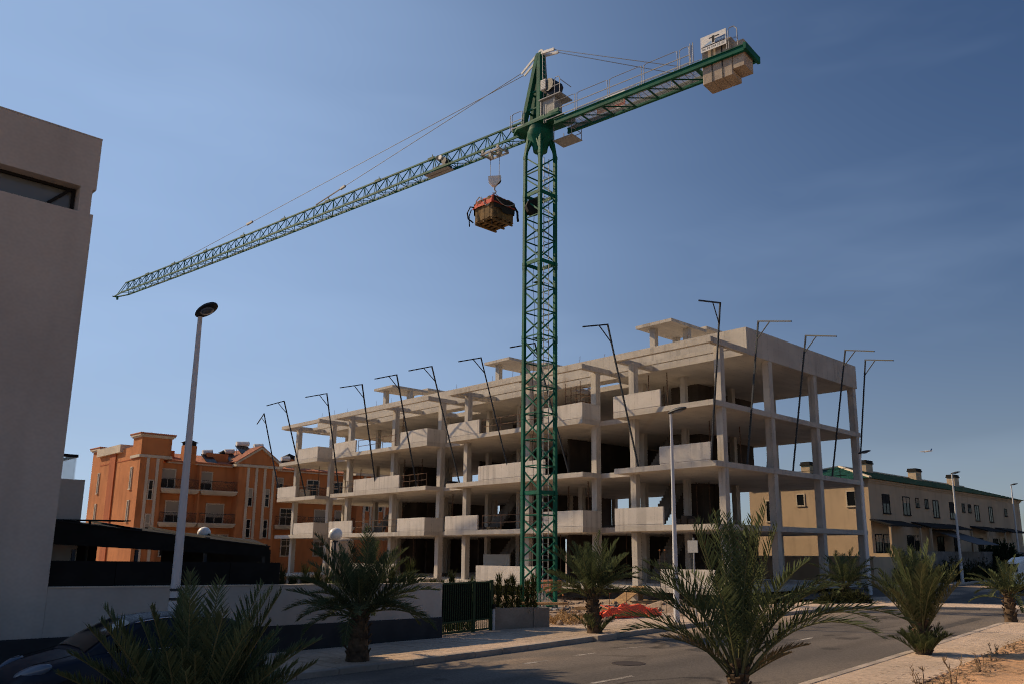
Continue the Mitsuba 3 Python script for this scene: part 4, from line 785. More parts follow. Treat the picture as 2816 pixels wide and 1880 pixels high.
for y0, y1 in [(68.7, 75.4), (77.5, 88.5), (93, 99), (101, 107)]:
    add(G, 'canopy', slab4((BX, y0, 5.35), (BX + 1.7, y0, 4.85), (BX + 1.7, y1, 4.85), (BX, y1, 5.35), .12), 'awning_dark')
    for y in (y0 + .2, y1 - .2): add(G, 'canopy_post', box(BX + 1.5, BX + 1.66, y - .08, y + .08, 2.5, 4.8), 'beige')
add(G, 'awning', slab4((BX + .1, 81.5, 4.75), (BX + 4.2, 81.5, 3.35), (BX + 4.2, 87.5, 3.35), (BX + .1, 87.5, 4.75), .05), 'awning_grey', label='pale grey fabric awning pulled out over a terrace')
FW = thing('beige_garden_wall', 'low beige garden wall in front of the sunlit house end', 'wall')
add(FW, 'wall', box(-46, -27.4, 63.0, 63.2, -.5, 2.25), 'beige'); add(FW, 'coping', box(-46, -27.3, 62.95, 63.25, 2.252, 2.32), 'cream'); add(FW, 'return_wall', box(-27.6, -27.4, 63.2, 68.4, -.5, 2.25), 'beige')

# ---------------------------------------------------------------- street lamps
G_L = 'tall white street lamps along the road'
def lamp(x, y, h, label, z0=.1, d=(1, 0), r=.095):
    k = thing('street_lamp', label, 'street lamp', G_L)
    pr = [(z0, r * 1.12), (z0 + 1.45, r * 1.1), (z0 + 1.46, r * .98), (h, r * .48)]
    m = trimesh.creation.revolve(np.array([(0, z0)] + [(q, z) for z, q in pr] + [(0, h)]), sections=20); m.apply_translation((x, y, 0)); add(k, 'pole', m, 'pole_paint', 30)
    add(k, 'door_band', cat_([bar((x, y, z0 + q), (x, y, z0 + q + .05), r * 2.3, r * 2.3, 'c') for q in (1.5, 1.68)]), 'dark_steel', 30)
    d = A(d[0], d[1], 0); d /= np.linalg.norm(d); s = A(-d[1], d[0], 0); t = math.radians(9); f = d * math.cos(t) + A(0, 0, math.sin(t)); u = np.cross(f, s)
    Rm = np.c_[f, s, u]
    top = ell((0, 0, 0), (.42, .165, .11), 3); v = np.array(top.vertices); v[:, 2] = np.where(v[:, 2] < 0, v[:, 2] * .25, v[:, 2]); top.vertices = v @ Rm.T + A(x, y, h + .03) + f * .30
    add(k, 'lamp_head', top, 'dark_steel', 40)
    gl = ell((0, 0, 0), (.2, .12, .05), 2); gl.vertices = np.array(gl.vertices) @ Rm.T + A(x, y, h + .005) + f * .34
    add(k, 'lamp_glass', gl, 'lamp_lens', True)
    return k
lamp(-17.22, 6.87, 7.45, 'nearest street lamp, pale pole in shade in front of the white garden wall')
lamp(-18.06, 24.87, 7.62, 'white street lamp on the sunlit kerb in front of the concrete frame')
lamp(-22.1, 50.1, 8.58, 'street lamp in shade just right of the frame corner', r=.11)
lamp(-25.4, 75.8, 9.28, 'street lamp standing in front of the beige terrace', z0=.05, r=.12)
lamp(-28.2, 102.5, 10.0, 'farthest street lamp, cut by the right picture edge', r=.12)
for x, y, z, lb in [(-22.5, 13.64, 3.07, 'white globe garden lamp behind the palm at the garden wall'), (-26.0, 11.1, 3.11, 'white globe garden lamp peeping over the black carport roof')]:
    k = thing('globe_lamp', lb, 'garden lamp', 'white globe lamps in the garden'); add(k, 'globe', ell((x, y, z), (.2, .2, .2), 3), 'globe', True); add(k, 'post', bar((x, y, 0), (x, y, z - .19), .07, .07, 'c'), 'dark_steel', 30); add(k, 'collar', bar((x, y, z - .24), (x, y, z - .17), .16, .16, 'c'), 'dark_steel', 30)
k = thing('sign_post', 'thin grey sign post behind the white lamp on the site edge', 'post'); beam(k, 'pole', (-18.3, 26.4, .1), (-18.3, 26.4, 3.1), .06, .06, 'galva', 'c'); add(k, 'plate', bar((-18.33, 26.38, 2.55), (-18.33, 26.38, 3.0), .03, .45), 'galva')

# ---------------------------------------------------------------- palms
def frond(p0, az, el, L, droop, n, leaf, r, wid=.022, dry=0.0, twist=0.0, spread=1.0):
    K = 14; t = np.linspace(0, 1, K); p = [A(*p0)]; T = []
    az_ = az + r.uniform(-.05, .05)
    for i in range(K):
        e = el - droop * t[i] ** 1.5; a_ = az_ + twist * t[i]
        d = A(math.cos(e) * math.cos(a_), math.cos(e) * math.sin(a_), math.sin(e)); T.append(d); p.append(p[-1] + d * L / (K - 1))
    p = np.array(p[:K]); T = np.array(T)
    ra = .017 * (1 - t) ** .8 * (L / 2) ** .5 + .0035
    rach = tube(p, ra, 4); V = [np.array(rach.vertices)]; Fc = [np.array(rach.faces)]; nv = len(V[0])
    base = np.array([.17, .165, .08]) * (1 + r.uniform(-.15, .15)); cols = [np.tile(base, (nv, 1))]
    tint = np.array([.084, .104, .048]) * r.uniform(.75, 1.2) * (1 - dry) + np.array([.26, .19, .10]) * dry
    vs, fs, cs = [], [], []
    for i in range(n):
        s_ = .22 + .77 * (i + r.uniform(-.3, .3)) / n; s_ = min(max(s_, .2), .995)
        x = s_ * (K - 1); i0 = min(int(x), K - 2); w = x - i0
        o = p[i0] * (1 - w) + p[i0 + 1] * w; d = T[i0] * (1 - w) + T[i0 + 1] * w; d /= np.linalg.norm(d)
        sd = np.cross(d, A(0, 0, 1)); q = np.linalg.norm(sd); sd = sd / q if q > .05 else A(1, 0, 0); up = np.cross(sd, d)
        le = leaf * (.35 + .65 * math.sin(math.pi * min(1, .12 + s_ * .8)) ** .7) * r.uniform(.85, 1.12) * (1 - .45 * max(0, s_ - .75) / .25)
        ang = (1.12 - .55 * s_) * r.uniform(.82, 1.15) * spread
        for sg in (-1, 1):
            lift = r.uniform(.2, .8)
            v = d * math.cos(ang) + (sd * sg * math.cos(lift) + up * math.sin(lift)) * math.sin(ang); v /= np.linalg.norm(v)
            wn = np.cross(v, up * .8 + sd * sg * -.4); wn /= np.linalg.norm(wn); hw = wid * .5 * r.uniform(.8, 1.2)
            m1 = o + v * le * .45 ; e_ = o + v * le - A(0, 0, 1) * le * r.uniform(.0, .07)
            k0 = len(vs); vs += [o + wn * hw * .35, o - wn * hw * .35, m1 + wn * hw * .85, m1 - wn * hw * .85, e_]
            fs += [(k0, k0 + 1, k0 + 3), (k0, k0 + 3, k0 + 2), (k0 + 2, k0 + 3, k0 + 4)]
            c_ = tint * r.uniform(.75, 1.3); cs += [c_, c_, c_, c_, c_ * 1.1 + .012]
    V.append(np.array(vs)); Fc.append(np.array(fs) + nv); cols.append(np.array(cs))
    return trimesh.Trimesh(np.vstack(V), np.vstack(Fc), process=False), np.clip(np.vstack(cols), 0, 1)
RIGHT, DEEP = math.atan2(.703, .711), math.atan2(.711, -.703)     # bearings: to the right of the view, and away from it
def stub_trunk(x, y, z0, z1, r0, r1, r, stubs=40, lean=(0, 0)):
    ms = [tube([(x + lean[0] * t, y + lean[1] * t, z0 + (z1 - z0) * t) for t in np.linspace(0, 1, 7)], np.linspace(r0, r1, 7) * np.array([1.15, 1.08, 1, 1, .96, .9, .7]), 12)]
    for i in range(stubs):
        t = (i + .5) / stubs; a = i * 2.399; rr = r0 + (r1 - r0) * t; z = z0 + (z1 - z0) * t; c0 = A(x + lean[0] * t + math.cos(a) * rr * .8, y + lean[1] * t + math.sin(a) * rr * .8, z)
        d = A(math.cos(a), math.sin(a), r.uniform(1.0, 2.2)); d /= np.linalg.norm(d)
        ms.append(bar(c0, c0 + d * r.uniform(.12, .24), .085, .035, up=(math.cos(a), math.sin(a), 0)))
    return cat_(ms)
def palm(name, label, x, y, z0, th, tr, specs, seed, leaf=.42, n=46, wid=.024, stubs=36, skirt=0, group=None, lean=(0, 0)):
    k = thing(name, label, 'palm tree', group); r = np.random.default_rng(seed)
    add(k, 'trunk', stub_trunk(x, y, z0, z0 + th, tr, tr * .75, r, stubs, lean), 'trunk', 30)
    c0 = A(x + lean[0], y + lean[1], z0 + th - .1)
    for az, el, L, dr_, *rest in specs:
        o = c0 + A(math.cos(az) * tr * .5, math.sin(az) * tr * .5, r.uniform(-.2, .1))
        m, col = frond(o, az, el, L, dr_, n, leaf * min(1.1, max(.6, L / 2)), r, wid, rest[0] if rest else 0.0, r.uniform(-.25, .25))
        add(k, 'frond', m, 'leaf', False, col)
    if skirt:
        for i in range(skirt):
            a = i * 2.399 + .4; L = r.uniform(.45, .8); o = A(x + math.cos(a) * tr * .9, y + math.sin(a) * tr * .9, z0 + .05)
            m, col = frond(o, a, r.uniform(.7, 1.35), L, r.uniform(.2, .8), 16, .24, r, .03)
            add(k, 'sucker_frond', m, 'leaf', False, col)
    return k
def crown(seed, n, L, el=(.1, 1.5), droop=(.5, 1.3), dry=.12):
    r = np.random.default_rng(seed); out = []
    for i in range(n):
        t = (i + .5) / n; e = el[1] + (el[0] - el[1]) * t ** .85 + r.uniform(-.1, .1)
        out.append((i * 2.399 + r.uniform(-.25, .25), e, L * r.uniform(.82, 1.1) * (1 - .12 * t), r.uniform(*droop) * (.45 + .75 * t), dry if (t > .7 and r.random() < .4) else 0.0))
    return out
G_P = 'young date palms planted along the kerbs'
S = lambda deg: RIGHT + math.radians(deg)        # bearing measured from "right of view" towards "away"
rf_ = np.random.default_rng(8)
front = [(i * 2.399, rf_.uniform(1.34, 1.54), rf_.uniform(2.6, 3.0), rf_.uniform(.08, .28)) for i in range(11)] + [(i * 2.399 + .8, rf_.uniform(.98, 1.25), rf_.uniform(2.2, 2.7), rf_.uniform(.6, 1.1)) for i in range(13)] + [(S(-12), .74, 3.4, 1.45, 0), (S(8), .88, 3.1, 1.5, 0), (S(28), .95, 2.7, 1.3, 0), (S(-35), .92, 2.9, 1.6, .05), (S(177), .90, 2.45, 1.1, 0), (S(192), .82, 2.3, 1.25, .05), (S(160), 1.05, 2.5, 1.0, 0), (S(-5), 1.12, 2.7, 1.2, 0), (S(185), 1.15, 2.6, 1.0, 0), (S(200), .6, 1.5, .5, .9), (S(-20), .7, 1.3, .6, .9), (S(10), .5, 1.1, .3, 1.0)]
palm('date_palm', 'nearest date palm with long arching fronds in front of the road', -8.35, 13.3, .1, .5, .16, front, 21, .43, 33, .035, 34, 0, G_P)
palm('date_palm', 'dark date palm in front of the white garden wall', -16.9, 10.98, .1, 1.25, .24, crown(12, 54, 1.9, (.05, 1.5), (.4, 1.2), .1), 22, .42, 36, .031, 44, 0, G_P)
palm('date_palm', 'date palm with a rough brown trunk on the far kerb, left of the white lamp', -17.54, 19.87, .1, 1.35, .22, crown(13, 44, 1.8, (.2, 1.5), (.4, 1.1), .15), 23, .40, 32, .035, 50, 10, G_P, (-.1, 0))
palm('date_palm', 'bushy date palm with suckers round its foot on the near kerb', -8.29, 21.55, .1, .75, .17, crown(14, 40, 2.0, (.98, 1.56), (.1, .6), .15), 24, .40, 34, .034, 30, 30, G_P)
palm('date_palm', 'small date palm with reddish trunk near the right picture edge', -9.83, 33.9, .1, 1.1, .2, crown(15, 32, 1.5, (.1, 1.45), (.5, 1.2), .1), 25, .36, 24, .045, 36, 0, G_P)
palm('date_palm', 'dark date palm in deep shade covering the parked car', -8.75, 3.75, .1, .55, .2, crown(16, 46, 1.72, (.55, 1.52), (.2, .6), .03) + crown(18, 64, 1.4, (.1, 1.3), (.1, .6), .08), 26, .36, 42, .024, 36, 0, G_P)
palm('date_palm', 'dark date palm at the corner of the frame before the beige wall', -20.3, 43.0, .0, 1.0, .24, crown(17, 34, 2.1, (.1, 1.4), (.5, 1.2), .1), 27, .44, 24, .05, 36, 0, G_P)

# ---------------------------------------------------------------- conifers, bushes, weeds
def tuft(c, h, rad, n, r, w=.03, col=(.05, .06, .03), up=(.75, 1.5), bend=.3):
    vs, fs, cs = [], [], []
    for i in range(n):
        a = r.uniform(0, 2 * math.pi); q = rad * math.sqrt(r.random()); z = h * r.random() ** 1.2 * .8
        taper = 1 - .6 * (z / h)
        o = A(c[0] + math.cos(a) * q * taper, c[1] + math.sin(a) * q * taper, c[2] + z); e = r.uniform(*up); b = a + r.uniform(-.8, .8)
        d = A(math.cos(e) * math.cos(b), math.cos(e) * math.sin(b), math.sin(e)); L = r.uniform(.14, .3) * h * .55; s = A(-math.sin(b), math.cos(b), 0) * w * r.uniform(.6, 1.3)
        k0 = len(vs); tip = o + d * L + A(math.cos(b), math.sin(b), -.2) * bend * L * .3
        vs += [o - s, o + s, tip]; fs.append((k0, k0 + 1, k0 + 2)); c_ = np.array(col) * r.uniform(.55, 1.45); cs += [c_, c_, c_ * 1.2]
    return trimesh.Trimesh(np.array(vs), np.array(fs), process=False), np.clip(np.array(cs), 0, 1)
rc = np.random.default_rng(5)
cy = [(y, -20.7 - .04 * (y - 10)) for y in np.arange(10.3, 15.5, .36)] + [(y, -20.9 - .08 * (y - 15)) for y in np.arange(15.8, 18.2, .42)] + [(y, -20.72 + (y - 18.4) * .28) for y in np.arange(18.45, 20.0, .24)]
for i, (y, x) in enumerate(cy):
    where = 'behind the white garden wall' if y < 15.6 else ('behind the dark gate' if y < 18.3 else 'on the low concrete wall')
    k = thing('conifer', f'slim dark green conifer in the hedge row {where}', 'conifer', f'slim conifers {where}')
    h = rc.uniform(2.1, 2.6) if y < 15.6 else rc.uniform(1.7, 2.2) if y < 18.3 else rc.uniform(1.1, 1.6); z = .05 if y < 18.3 else .5
    x += rc.uniform(-.06, .06)
    m, col = tuft((x, y, z), h, .15, 620 if y < 18.3 else 420, rc, .018, (.05, .058, .022), (.95, 1.5)); add(k, 'foliage', m, 'leaf', False, col); add(k, 'stem', tube([(x, y, z - .1), (x, y, z + h * .6), (x, y, z + h * .9)], [.03, .018, .006], 5), 'trunk')
def bush(name, label, c, h, rad, n, col, w, cat='bush', up=(.1, 1.4), seed=1, parts='foliage'):
    r = np.random.default_rng(seed); k = thing(name, label, cat); vs, fs, cs = [], [], []
    for i in range(n):
        d = r.normal(size=3); d /= np.linalg.norm(d); q = r.random() ** .45
        o = A(c[0] + d[0] * rad * q, c[1] + d[1] * rad * q, c[2] + abs(d[2]) * h * q * (.75 + .25 * math.sin(d[0] * 5 + d[1] * 7))); v = d + A(0, 0, .5) + r.normal(size=3) * .5; v /= np.linalg.norm(v)
        s = np.cross(v, r.normal(size=3)); s /= np.linalg.norm(s); L = w * r.uniform(2, 5); k0 = len(vs); vs += [o - s * w * .5, o + s * w * .5, o + v * L * .6 + s * w * .6, o + v * L]; fs += [(k0, k0 + 1, k0 + 2), (k0, k0 + 2, k0 + 3)]
        c_ = np.array(col) * r.uniform(.5, 1.5); cs += [c_] * 4
    add(k, parts, trimesh.Trimesh(np.array(vs), np.array(fs), process=False), 'leaf', False, np.clip(np.array(cs), 0, 1))
    add(k, 'branch', cat_([tube([(c[0], c[1], c[2] - .05), (c[0] + math.cos(a) * rad * .35, c[1] + math.sin(a) * rad * .35, c[2] + h * .4), (c[0] + math.cos(a) * rad * .7, c[1] + math.sin(a) * rad * .7, c[2] + h * .75)], [.03 * h, .02 * h, .006 * h], 4) for a in np.arange(0, 6.2, .9)]), 'trunk')
    return k
bush('dry_grass_bush', 'tuft of dry straw coloured grass beside the low concrete wall', (-20.75, 21.6, .05), .55, .95, 2600, (.42, .27, .13), .02, seed=2)
bush('dry_grass_bush', 'second dry grass tuft further back on the building site', (-22.3, 24.0, .0), .5, .8, 1500, (.36, .24, .13), .02, seed=3)
bush('grey_bush', 'grey green bush on the sand at the right picture edge', (-6.15, 26.0, .15), .95, .85, 5200, (.13, .125, .07), .028, seed=4)
bush('dark_shrub', 'dark green shrub before the far end of the beige terrace', (-27.2, 93, 1.0), 2.6, 2.1, 5000, (.022, .036, .018), .14, 'shrub', seed=6)
for i, (x, y, h, rad) in enumerate([(-22, 120, 5, 5), (-10, 135, 6, 8), (-26, 150, 8, 9), (6, 120, 5, 6), (-5, 105, 3.5, 4)]):
    bush('distant_tree', ['far dark tree behind the last street lamp', 'far dark tree right of the last street lamp', 'farthest dark tree behind the beige terrace end', 'far dark tree outside the right edge', 'low far shrub at the right picture edge'][i], (x, y, .2), h, rad, 5000, (.04, .05, .025), .3, 'tree', seed=30 + i)
bush('site_shrub', 'low green shrub at the foot of the frame seen past the nearest palm', (-22.6, 33.2, -.1), .8, 1.3, 1500, (.05, .055, .025), .05, 'shrub', seed=8)
for i, (x, y) in enumerate([(-19.7, 40.0), (-18.9, 41.2), (-19.8, 42.0)]):
    bush('verge_shrub', ['low shrub on the shaded verge near the frame corner', 'low shrub on the shaded verge closest to the road bend', 'low shrub on the shaded verge beside the dark palm'][i], (x, y, .1), .7, .7, 900, (.04, .045, .02), .05, 'shrub', seed=40 + i)
for i, (y, h) in enumerate([(67.5, 1.6), (70.5, 2.1), (73.5, 1.7), (77.5, 2.4), (81.5, 1.9), (85.5, 2.3), (89, 1.7)]):
    bush('garden_shrub', 'dark garden shrub below the beige terrace, ' + ['at the house corner', 'under the first pair of glazed doors', 'right of the first pair of glazed doors', 'under the second pair of glazed doors', 'under the raised end of the grey awning', 'under the low end of the grey awning', 'right of the grey awning'][i], (-26.9, y, .1), h, 1.5, 1400, (.032, .04, .02), .07, 'shrub', seed=90 + i)
def weed(label, x, y, h, seed, col=(.30, .21, .12)):
    r = np.random.default_rng(seed); k = thing('dry_weed', label, 'weed', 'dry weeds on the sand plot'); z = float(f_sandz(A(x), A(y))[0]) if x > -7 else .12; ms = []
    for j in range(4):
        a = r.uniform(0, 6.28); b = A(x + .05 * math.cos(a), y + .05 * math.sin(a), z - .02); l = h * r.uniform(.5, 1); m_ = b + A(math.cos(a) * .12 * l, math.sin(a) * .12 * l, l * .55); t_ = m_ + A(math.cos(a + 1) * .2 * l, math.sin(a + 1) * .2 * l, l * .4)
        ms.append(tube([b, m_, t_], [.012, .009, .005], 4))
        for q in range(5): 
            w = r.uniform(.3, 1); s = b + (m_ - b) * w if r.random() < .5 else m_ + (t_ - m_) * w; d = r.normal(size=3); d[2] = abs(d[2]) + .5; d /= np.linalg.norm(d); ms.append(tube([s, s + d * l * .12, s + d * l * .2 + A(0, 0, .02)], [.006, .009, .002], 4))
    add(k, 'stalks', cat_(ms), 'dry_stalk')
for i, (x, y, h, w) in enumerate([(-6.35, 16.2, .62, 'left of the two tall ones at the bottom right'), (-6.15, 17.3, .6, 'right of the two tall ones at the bottom right'), (-6.6, 20.3, .35, 'on the edge of the paving, below the grey bush'), (-6.3, 19.4, .3, 'short and leafy on the orange sand'), (-7.0, 22.6, .35, 'in the shadow of the bushy palm'), (-6.9, 23.6, .3, 'nearest to the grey bush'), (-6.2, 16.8, .25, 'low between the two tall ones'), (-6.6, 21.2, .22, 'spreading flat on the sand edge')]):
    weed(f'dry brown weed {w}', x, y, h, 60 + i)
r6_ = np.random.default_rng(77); lit = []
for i in range(420):
    y = r6_.uniform(15, 27); x = np.interp(y, [15, 22, 28], [-6.55, -7.1, -7.6]) + abs(r6_.normal()) * .5 + .05; z = float(f_sandz(A(x), A(y))[0]) + .012; a = r6_.uniform(0, 3.1); L = r6_.uniform(.05, .3)
    lit.append(bar((x, y, z), (x + math.cos(a) * L, y + math.sin(a) * L, z + r6_.uniform(0, .05)), .012, .008))
k = key(None, 'dry_litter'); scene[k] = mikit.ply(cat_(lit), 'm_dry_stalk'); tag(k, 'dry twigs and plant litter along the edge of the sand plot', 'litter', None, 'stuff')

# ---------------------------------------------------------------- things lying about on the site
NT = thing('orange_net', 'crumpled heap of bright orange safety netting on the site edge', 'safety net')
rn = np.random.default_rng(9); st_ = []
for i in range(150):
    t = rn.random(); c0 = A(-21.15 + .45 * t + rn.normal() * .12, 24.3 + 2.7 * t + rn.normal() * .1, .12 + abs(rn.normal()) * .1 * (1 + .7 * math.sin(t * 9)))
    pts = [c0 + rn.normal(size=3) * A(.16, .22, .08) * q for q in (0, .7, 1.1, 1.5)]
    st_.append(tube([q * A(1, 1, 1) + A(0, 0, max(0, .1 - q[2])) for q in pts], .010, 4))
g1, g2 = np.meshgrid(np.linspace(0, 1, 26), np.linspace(-1, 1, 12), indexing='ij'); hz = .12 + .60 * (1 - g2 ** 2) * (.45 + .55 * meshkit.noise(np.stack([g1 * 7, g2 * 2, 0 * g1], -1))) * np.sin(np.pi * np.clip(g1, .04, .96)) ** .4
mm = gridmesh(-21.15 + .45 * g1 + g2 * .34 + .06 * meshkit.noise(np.stack([g1 * 9, g2 * 3, 0 * g1], -1)), 24.2 + 2.9 * g1 - g2 * .08, hz + .07 * meshkit.noise(np.stack([g1 * 22, g2 * 9, 0 * g1 + 4], -1)))
add(NT, 'net_mass', mm, 'net_red', 60); add(NT, 'loose_strand', cat_(st_), 'net_red')
RM = thing('plank_ramp', 'sloping timber plank ramp up to the ground floor slab', 'ramp')
a0, a1 = A(-26.1, 31.0, .0), A(-31.2, 39.4, .60); dd = (a1 - a0) / np.linalg.norm(a1 - a0); sd = np.cross(dd, A(0, 0, 1)); sd /= np.linalg.norm(sd)
a0, a1 = A(-28.7, 34.1, -.12), A(-31.3, 39.5, .60); dd = (a1 - a0); sd = np.cross(dd, A(0, 0, 1)); sd /= np.linalg.norm(sd)
for i in range(3): beam(RM, 'plank', a0 + sd * (i - 1) * .26, a1 + sd * (i - 1) * .26, .25, .05, 'timber')
KB = thing('loose_kerb_block', 'loose concrete block lying in the gutter below the kerb', 'block'); bb = cbox(-.46, .46, -.13, .13, 0, .16, .02); add(KB, 'block', moved(bb, (-16.78, 19.45, .002), 1.62), 'kerb')
for i, (x, y, h, lb) in enumerate([(-21.0, 22.1, 1.0, 'rusty rebar stake beside the dry grass'), (-20.9, 23.9, .75, 'rusty rebar stake just right of the rough palm trunk'), (-21.8, 25.6, .95, 'capped rebar stake behind the orange net'), (-22.0, 26.9, .95, 'rebar stake between orange net and ramp'), (-21.4, 28.4, 2.6, 'left of two tall thin steel rods on the site'), (-21.25, 28.55, 2.6, 'right of two tall thin steel rods on the site')]):
    k = thing('rebar_stake', lb, 'rebar', 'steel stakes on the site edge'); beam(k, 'rod', (x, y, -.1), (x, y, .05 + h), .025, .025, 'trunk', 'c'); add(k, 'cap', ell((x, y, .05 + h), (.04, .04, .03), 1), 'orange', True)
for i, (x, y, a, lb) in enumerate([(-24.0, 27.5, .3, 'left'), (-25.6, 33.2, 1.2, 'far'), (-28.2, 28.4, .7, 'middle')]):
    k = thing('plank_stack', f'weathered stack of planks on the rubble, {lb} one', 'planks', 'stacks of planks on the site')
    for j in range(4): add(k, 'plank', moved(box(-1.1, 1.1, -.35 + j * .18, -.19 + j * .18, .05 + .05 * (j % 2), .1 + .05 * (j % 2)), (x, y, .1), a), 'timber')
rr_ = np.random.default_rng(12); rub = []
for i in range(700):
    y = rr_.uniform(21, 38); x = rr_.uniform(-36, -19.6) if y > 24 else rr_.uniform(-24, -19.8); s = rr_.uniform(.03, .16) ** 1; z = float(f_sitez(A(x), A(y))[0])
    if x > -21: z = max(z, .118)
    m = trimesh.creation.icosphere(subdivisions=1, radius=s); m.vertices = np.array(m.vertices) * rr_.uniform(.5, 1.2, 3) * (1 + .25 * rr_.normal(size=(len(m.vertices), 1)) * .5) + A(x, y, z); rub.append(m)
k = key(None, 'rubble'); scene[k] = mikit.ply(cat_(rub), 'm_site'); tag(k, 'loose stones and rubble scattered over the building site', 'rubble', None, 'stuff')
for i, (x, y, zr) in enumerate([(-37.4, 38.2, .7), (-60, 37, 1.0)]):
    k = thing('cement_silo' if i else 'brick_pallet', 'tan cylindrical tank on the site behind the dark palm' if i else 'pallet of bricks beside the mast foot', 'tank' if i else 'pallet')
    if i: add(k, 'tank', bar((x, y, .2), (x, y, 3.4), 1.9, 1.9, 'c'), 'counterweight', 30); add(k, 'lid', ell((x, y, 3.4), (.95, .95, .3), 2), 'counterweight', True)
    else: add(k, 'bricks', cat_([cbox(x - .5 + .26 * q, x - .26 + .26 * q, y - .5, y + .5, .1 + .25 * w, .34 + .25 * w, .01) for q in range(4) for w in range(3)]), 'terracotta')
MF = thing('mesh_barrier', 'galvanised mesh barrier at the foot of the crane mast', 'barrier')
add(MF, 'mesh', cat_([bar((-29.6, 29.0 + t, -.1), (-29.6, 29.0 + t, .6), .018) for t in np.arange(0, .95, .1)] + [bar((-29.6, 29.0, z), (-29.6, 29.9, z), .018) for z in (-.05, .12, .28, .44, .58)]), 'galva')

# ---------------------------------------------------------------- parked car
CR = thing('parked_car', 'dark blue hatchback parked at the kerb in deep shade, half hidden by palm fronds', 'car')
CXO, CYO = -15.6, 3.62          # front end of the car; its length runs away from the camera along the kerb
def cl(pts):                     # local (along from nose, sideways + = towards road, up) -> world
    p = np.asarray(pts, float); return np.c_[CXO + p[:, 1], CYO + p[:, 0], p[:, 2]]
def loft(st, prof):
    "st: stations x; prof(x) -> list of (half width, z) from sill up to the middle"
    rows = []
    for x in st:
        q = prof(x); rows.append([(x, w, z) for w, z in q] + [(x, -w, z) for w, z in q[::-1]])
    R_ = np.array(rows); n, m = R_.shape[:2]; v = R_.reshape(-1, 3); f = []
    for i in range(n - 1):
        for j in range(m):
            a, b = i * m + j, i * m + (j + 1) % m; f += [(a, b, b + m), (a, b + m, a + m)]
    for i0, fl_ in ((0, 1), (n - 1, 0)):
        c = len(v); v = np.vstack([v, R_[i0].mean(0)])
        for j in range(m):
            a, b = i0 * m + j, i0 * m + (j + 1) % m; f.append((c, b, a) if fl_ else (c, a, b))
    g = trimesh.Trimesh(cl(v), np.array(f), process=False); g.invert() if g.volume < 0 else None
    return g
ip = lambda x, xs, ys: float(np.interp(x, xs, ys))
def body(x):
    hw = ip(x, [0, .12, .35, .9, 3.2, 3.8, 4.05], [.52, .68, .79, .86, .86, .80, .70]); bel = ip(x, [0, .1, .35, .8, 1.25, 2, 3.6, 4.05], [.60, .70, .80, .90, .97, .97, .98, .92]); zb = ip(x, [0, .2, 3.8, 4.05], [.30, .22, .24, .35])
    return [(hw * .94, zb), (hw, zb + .15), (hw * 1.01, .56 if x > .1 else .5), (hw * .98, bel - .09), (hw * .90, bel - .015), (hw * .5, bel + .03), (.02, bel + .045)]
add(CR, 'body', loft([0, .06, .15, .3, .5, .75, 1.0, 1.3, 1.7, 2.2, 2.7, 3.2, 3.5, 3.75, 3.92, 4.05], body), 'car_paint', 50)
def cab(x):
    top = ip(x, [.92, 1.3, 1.75, 2.2, 2.8, 3.3, 3.7, 3.98], [.96, 1.22, 1.43, 1.49, 1.485, 1.43, 1.27, .99]); hb, ht = .775, ip(x, [.92, 1.75, 2.8, 3.98], [.62, .585, .575, .56])
    zt = top - .06
    f_ = lambda z: hb + (ht - hb) * min(1, max(0, (z - .93) / .52))
    return [(hb, .90), (f_(.94 + (zt - .94) * .5), .94 + (zt - .94) * .5), (f_(zt), zt), (f_(zt) * .86, top - .018), (f_(zt) * .45, top), (.02, top + .008)]
add(CR, 'cabin', loft([.92, 1.05, 1.2, 1.4, 1.6, 1.78, 2.0, 2.3, 2.6, 2.9, 3.2, 3.45, 3.7, 3.85, 3.98], cab), 'car_paint', 50)
def quad(p): return trimesh.Trimesh(cl(p), np.array([(0, 1, 2), (0, 2, 3)]), process=False)
def strip(rows):
    R_ = np.array(rows, float); n, m = R_.shape[:2]; f = []
    for i in range(n - 1):
        for j in range(m - 1): a = i * m + j; f += [(a, a + 1, a + m + 1), (a, a + m + 1, a + m)]
    return trimesh.Trimesh(cl(R_.reshape(-1, 3)), np.array(f), process=False)
ws = []
for x in np.linspace(1.0, 1.7, 7):
    pr = cab(x); z = pr[-1][1]; w = pr[2][0] * .93; ws.append([(x - .02, y_, z + .014 - .05 * (abs(y_) / max(w, .1)) ** 3) for y_ in np.linspace(-w, w, 9)])
add(CR, 'windscreen', strip(ws), 'pane', True)
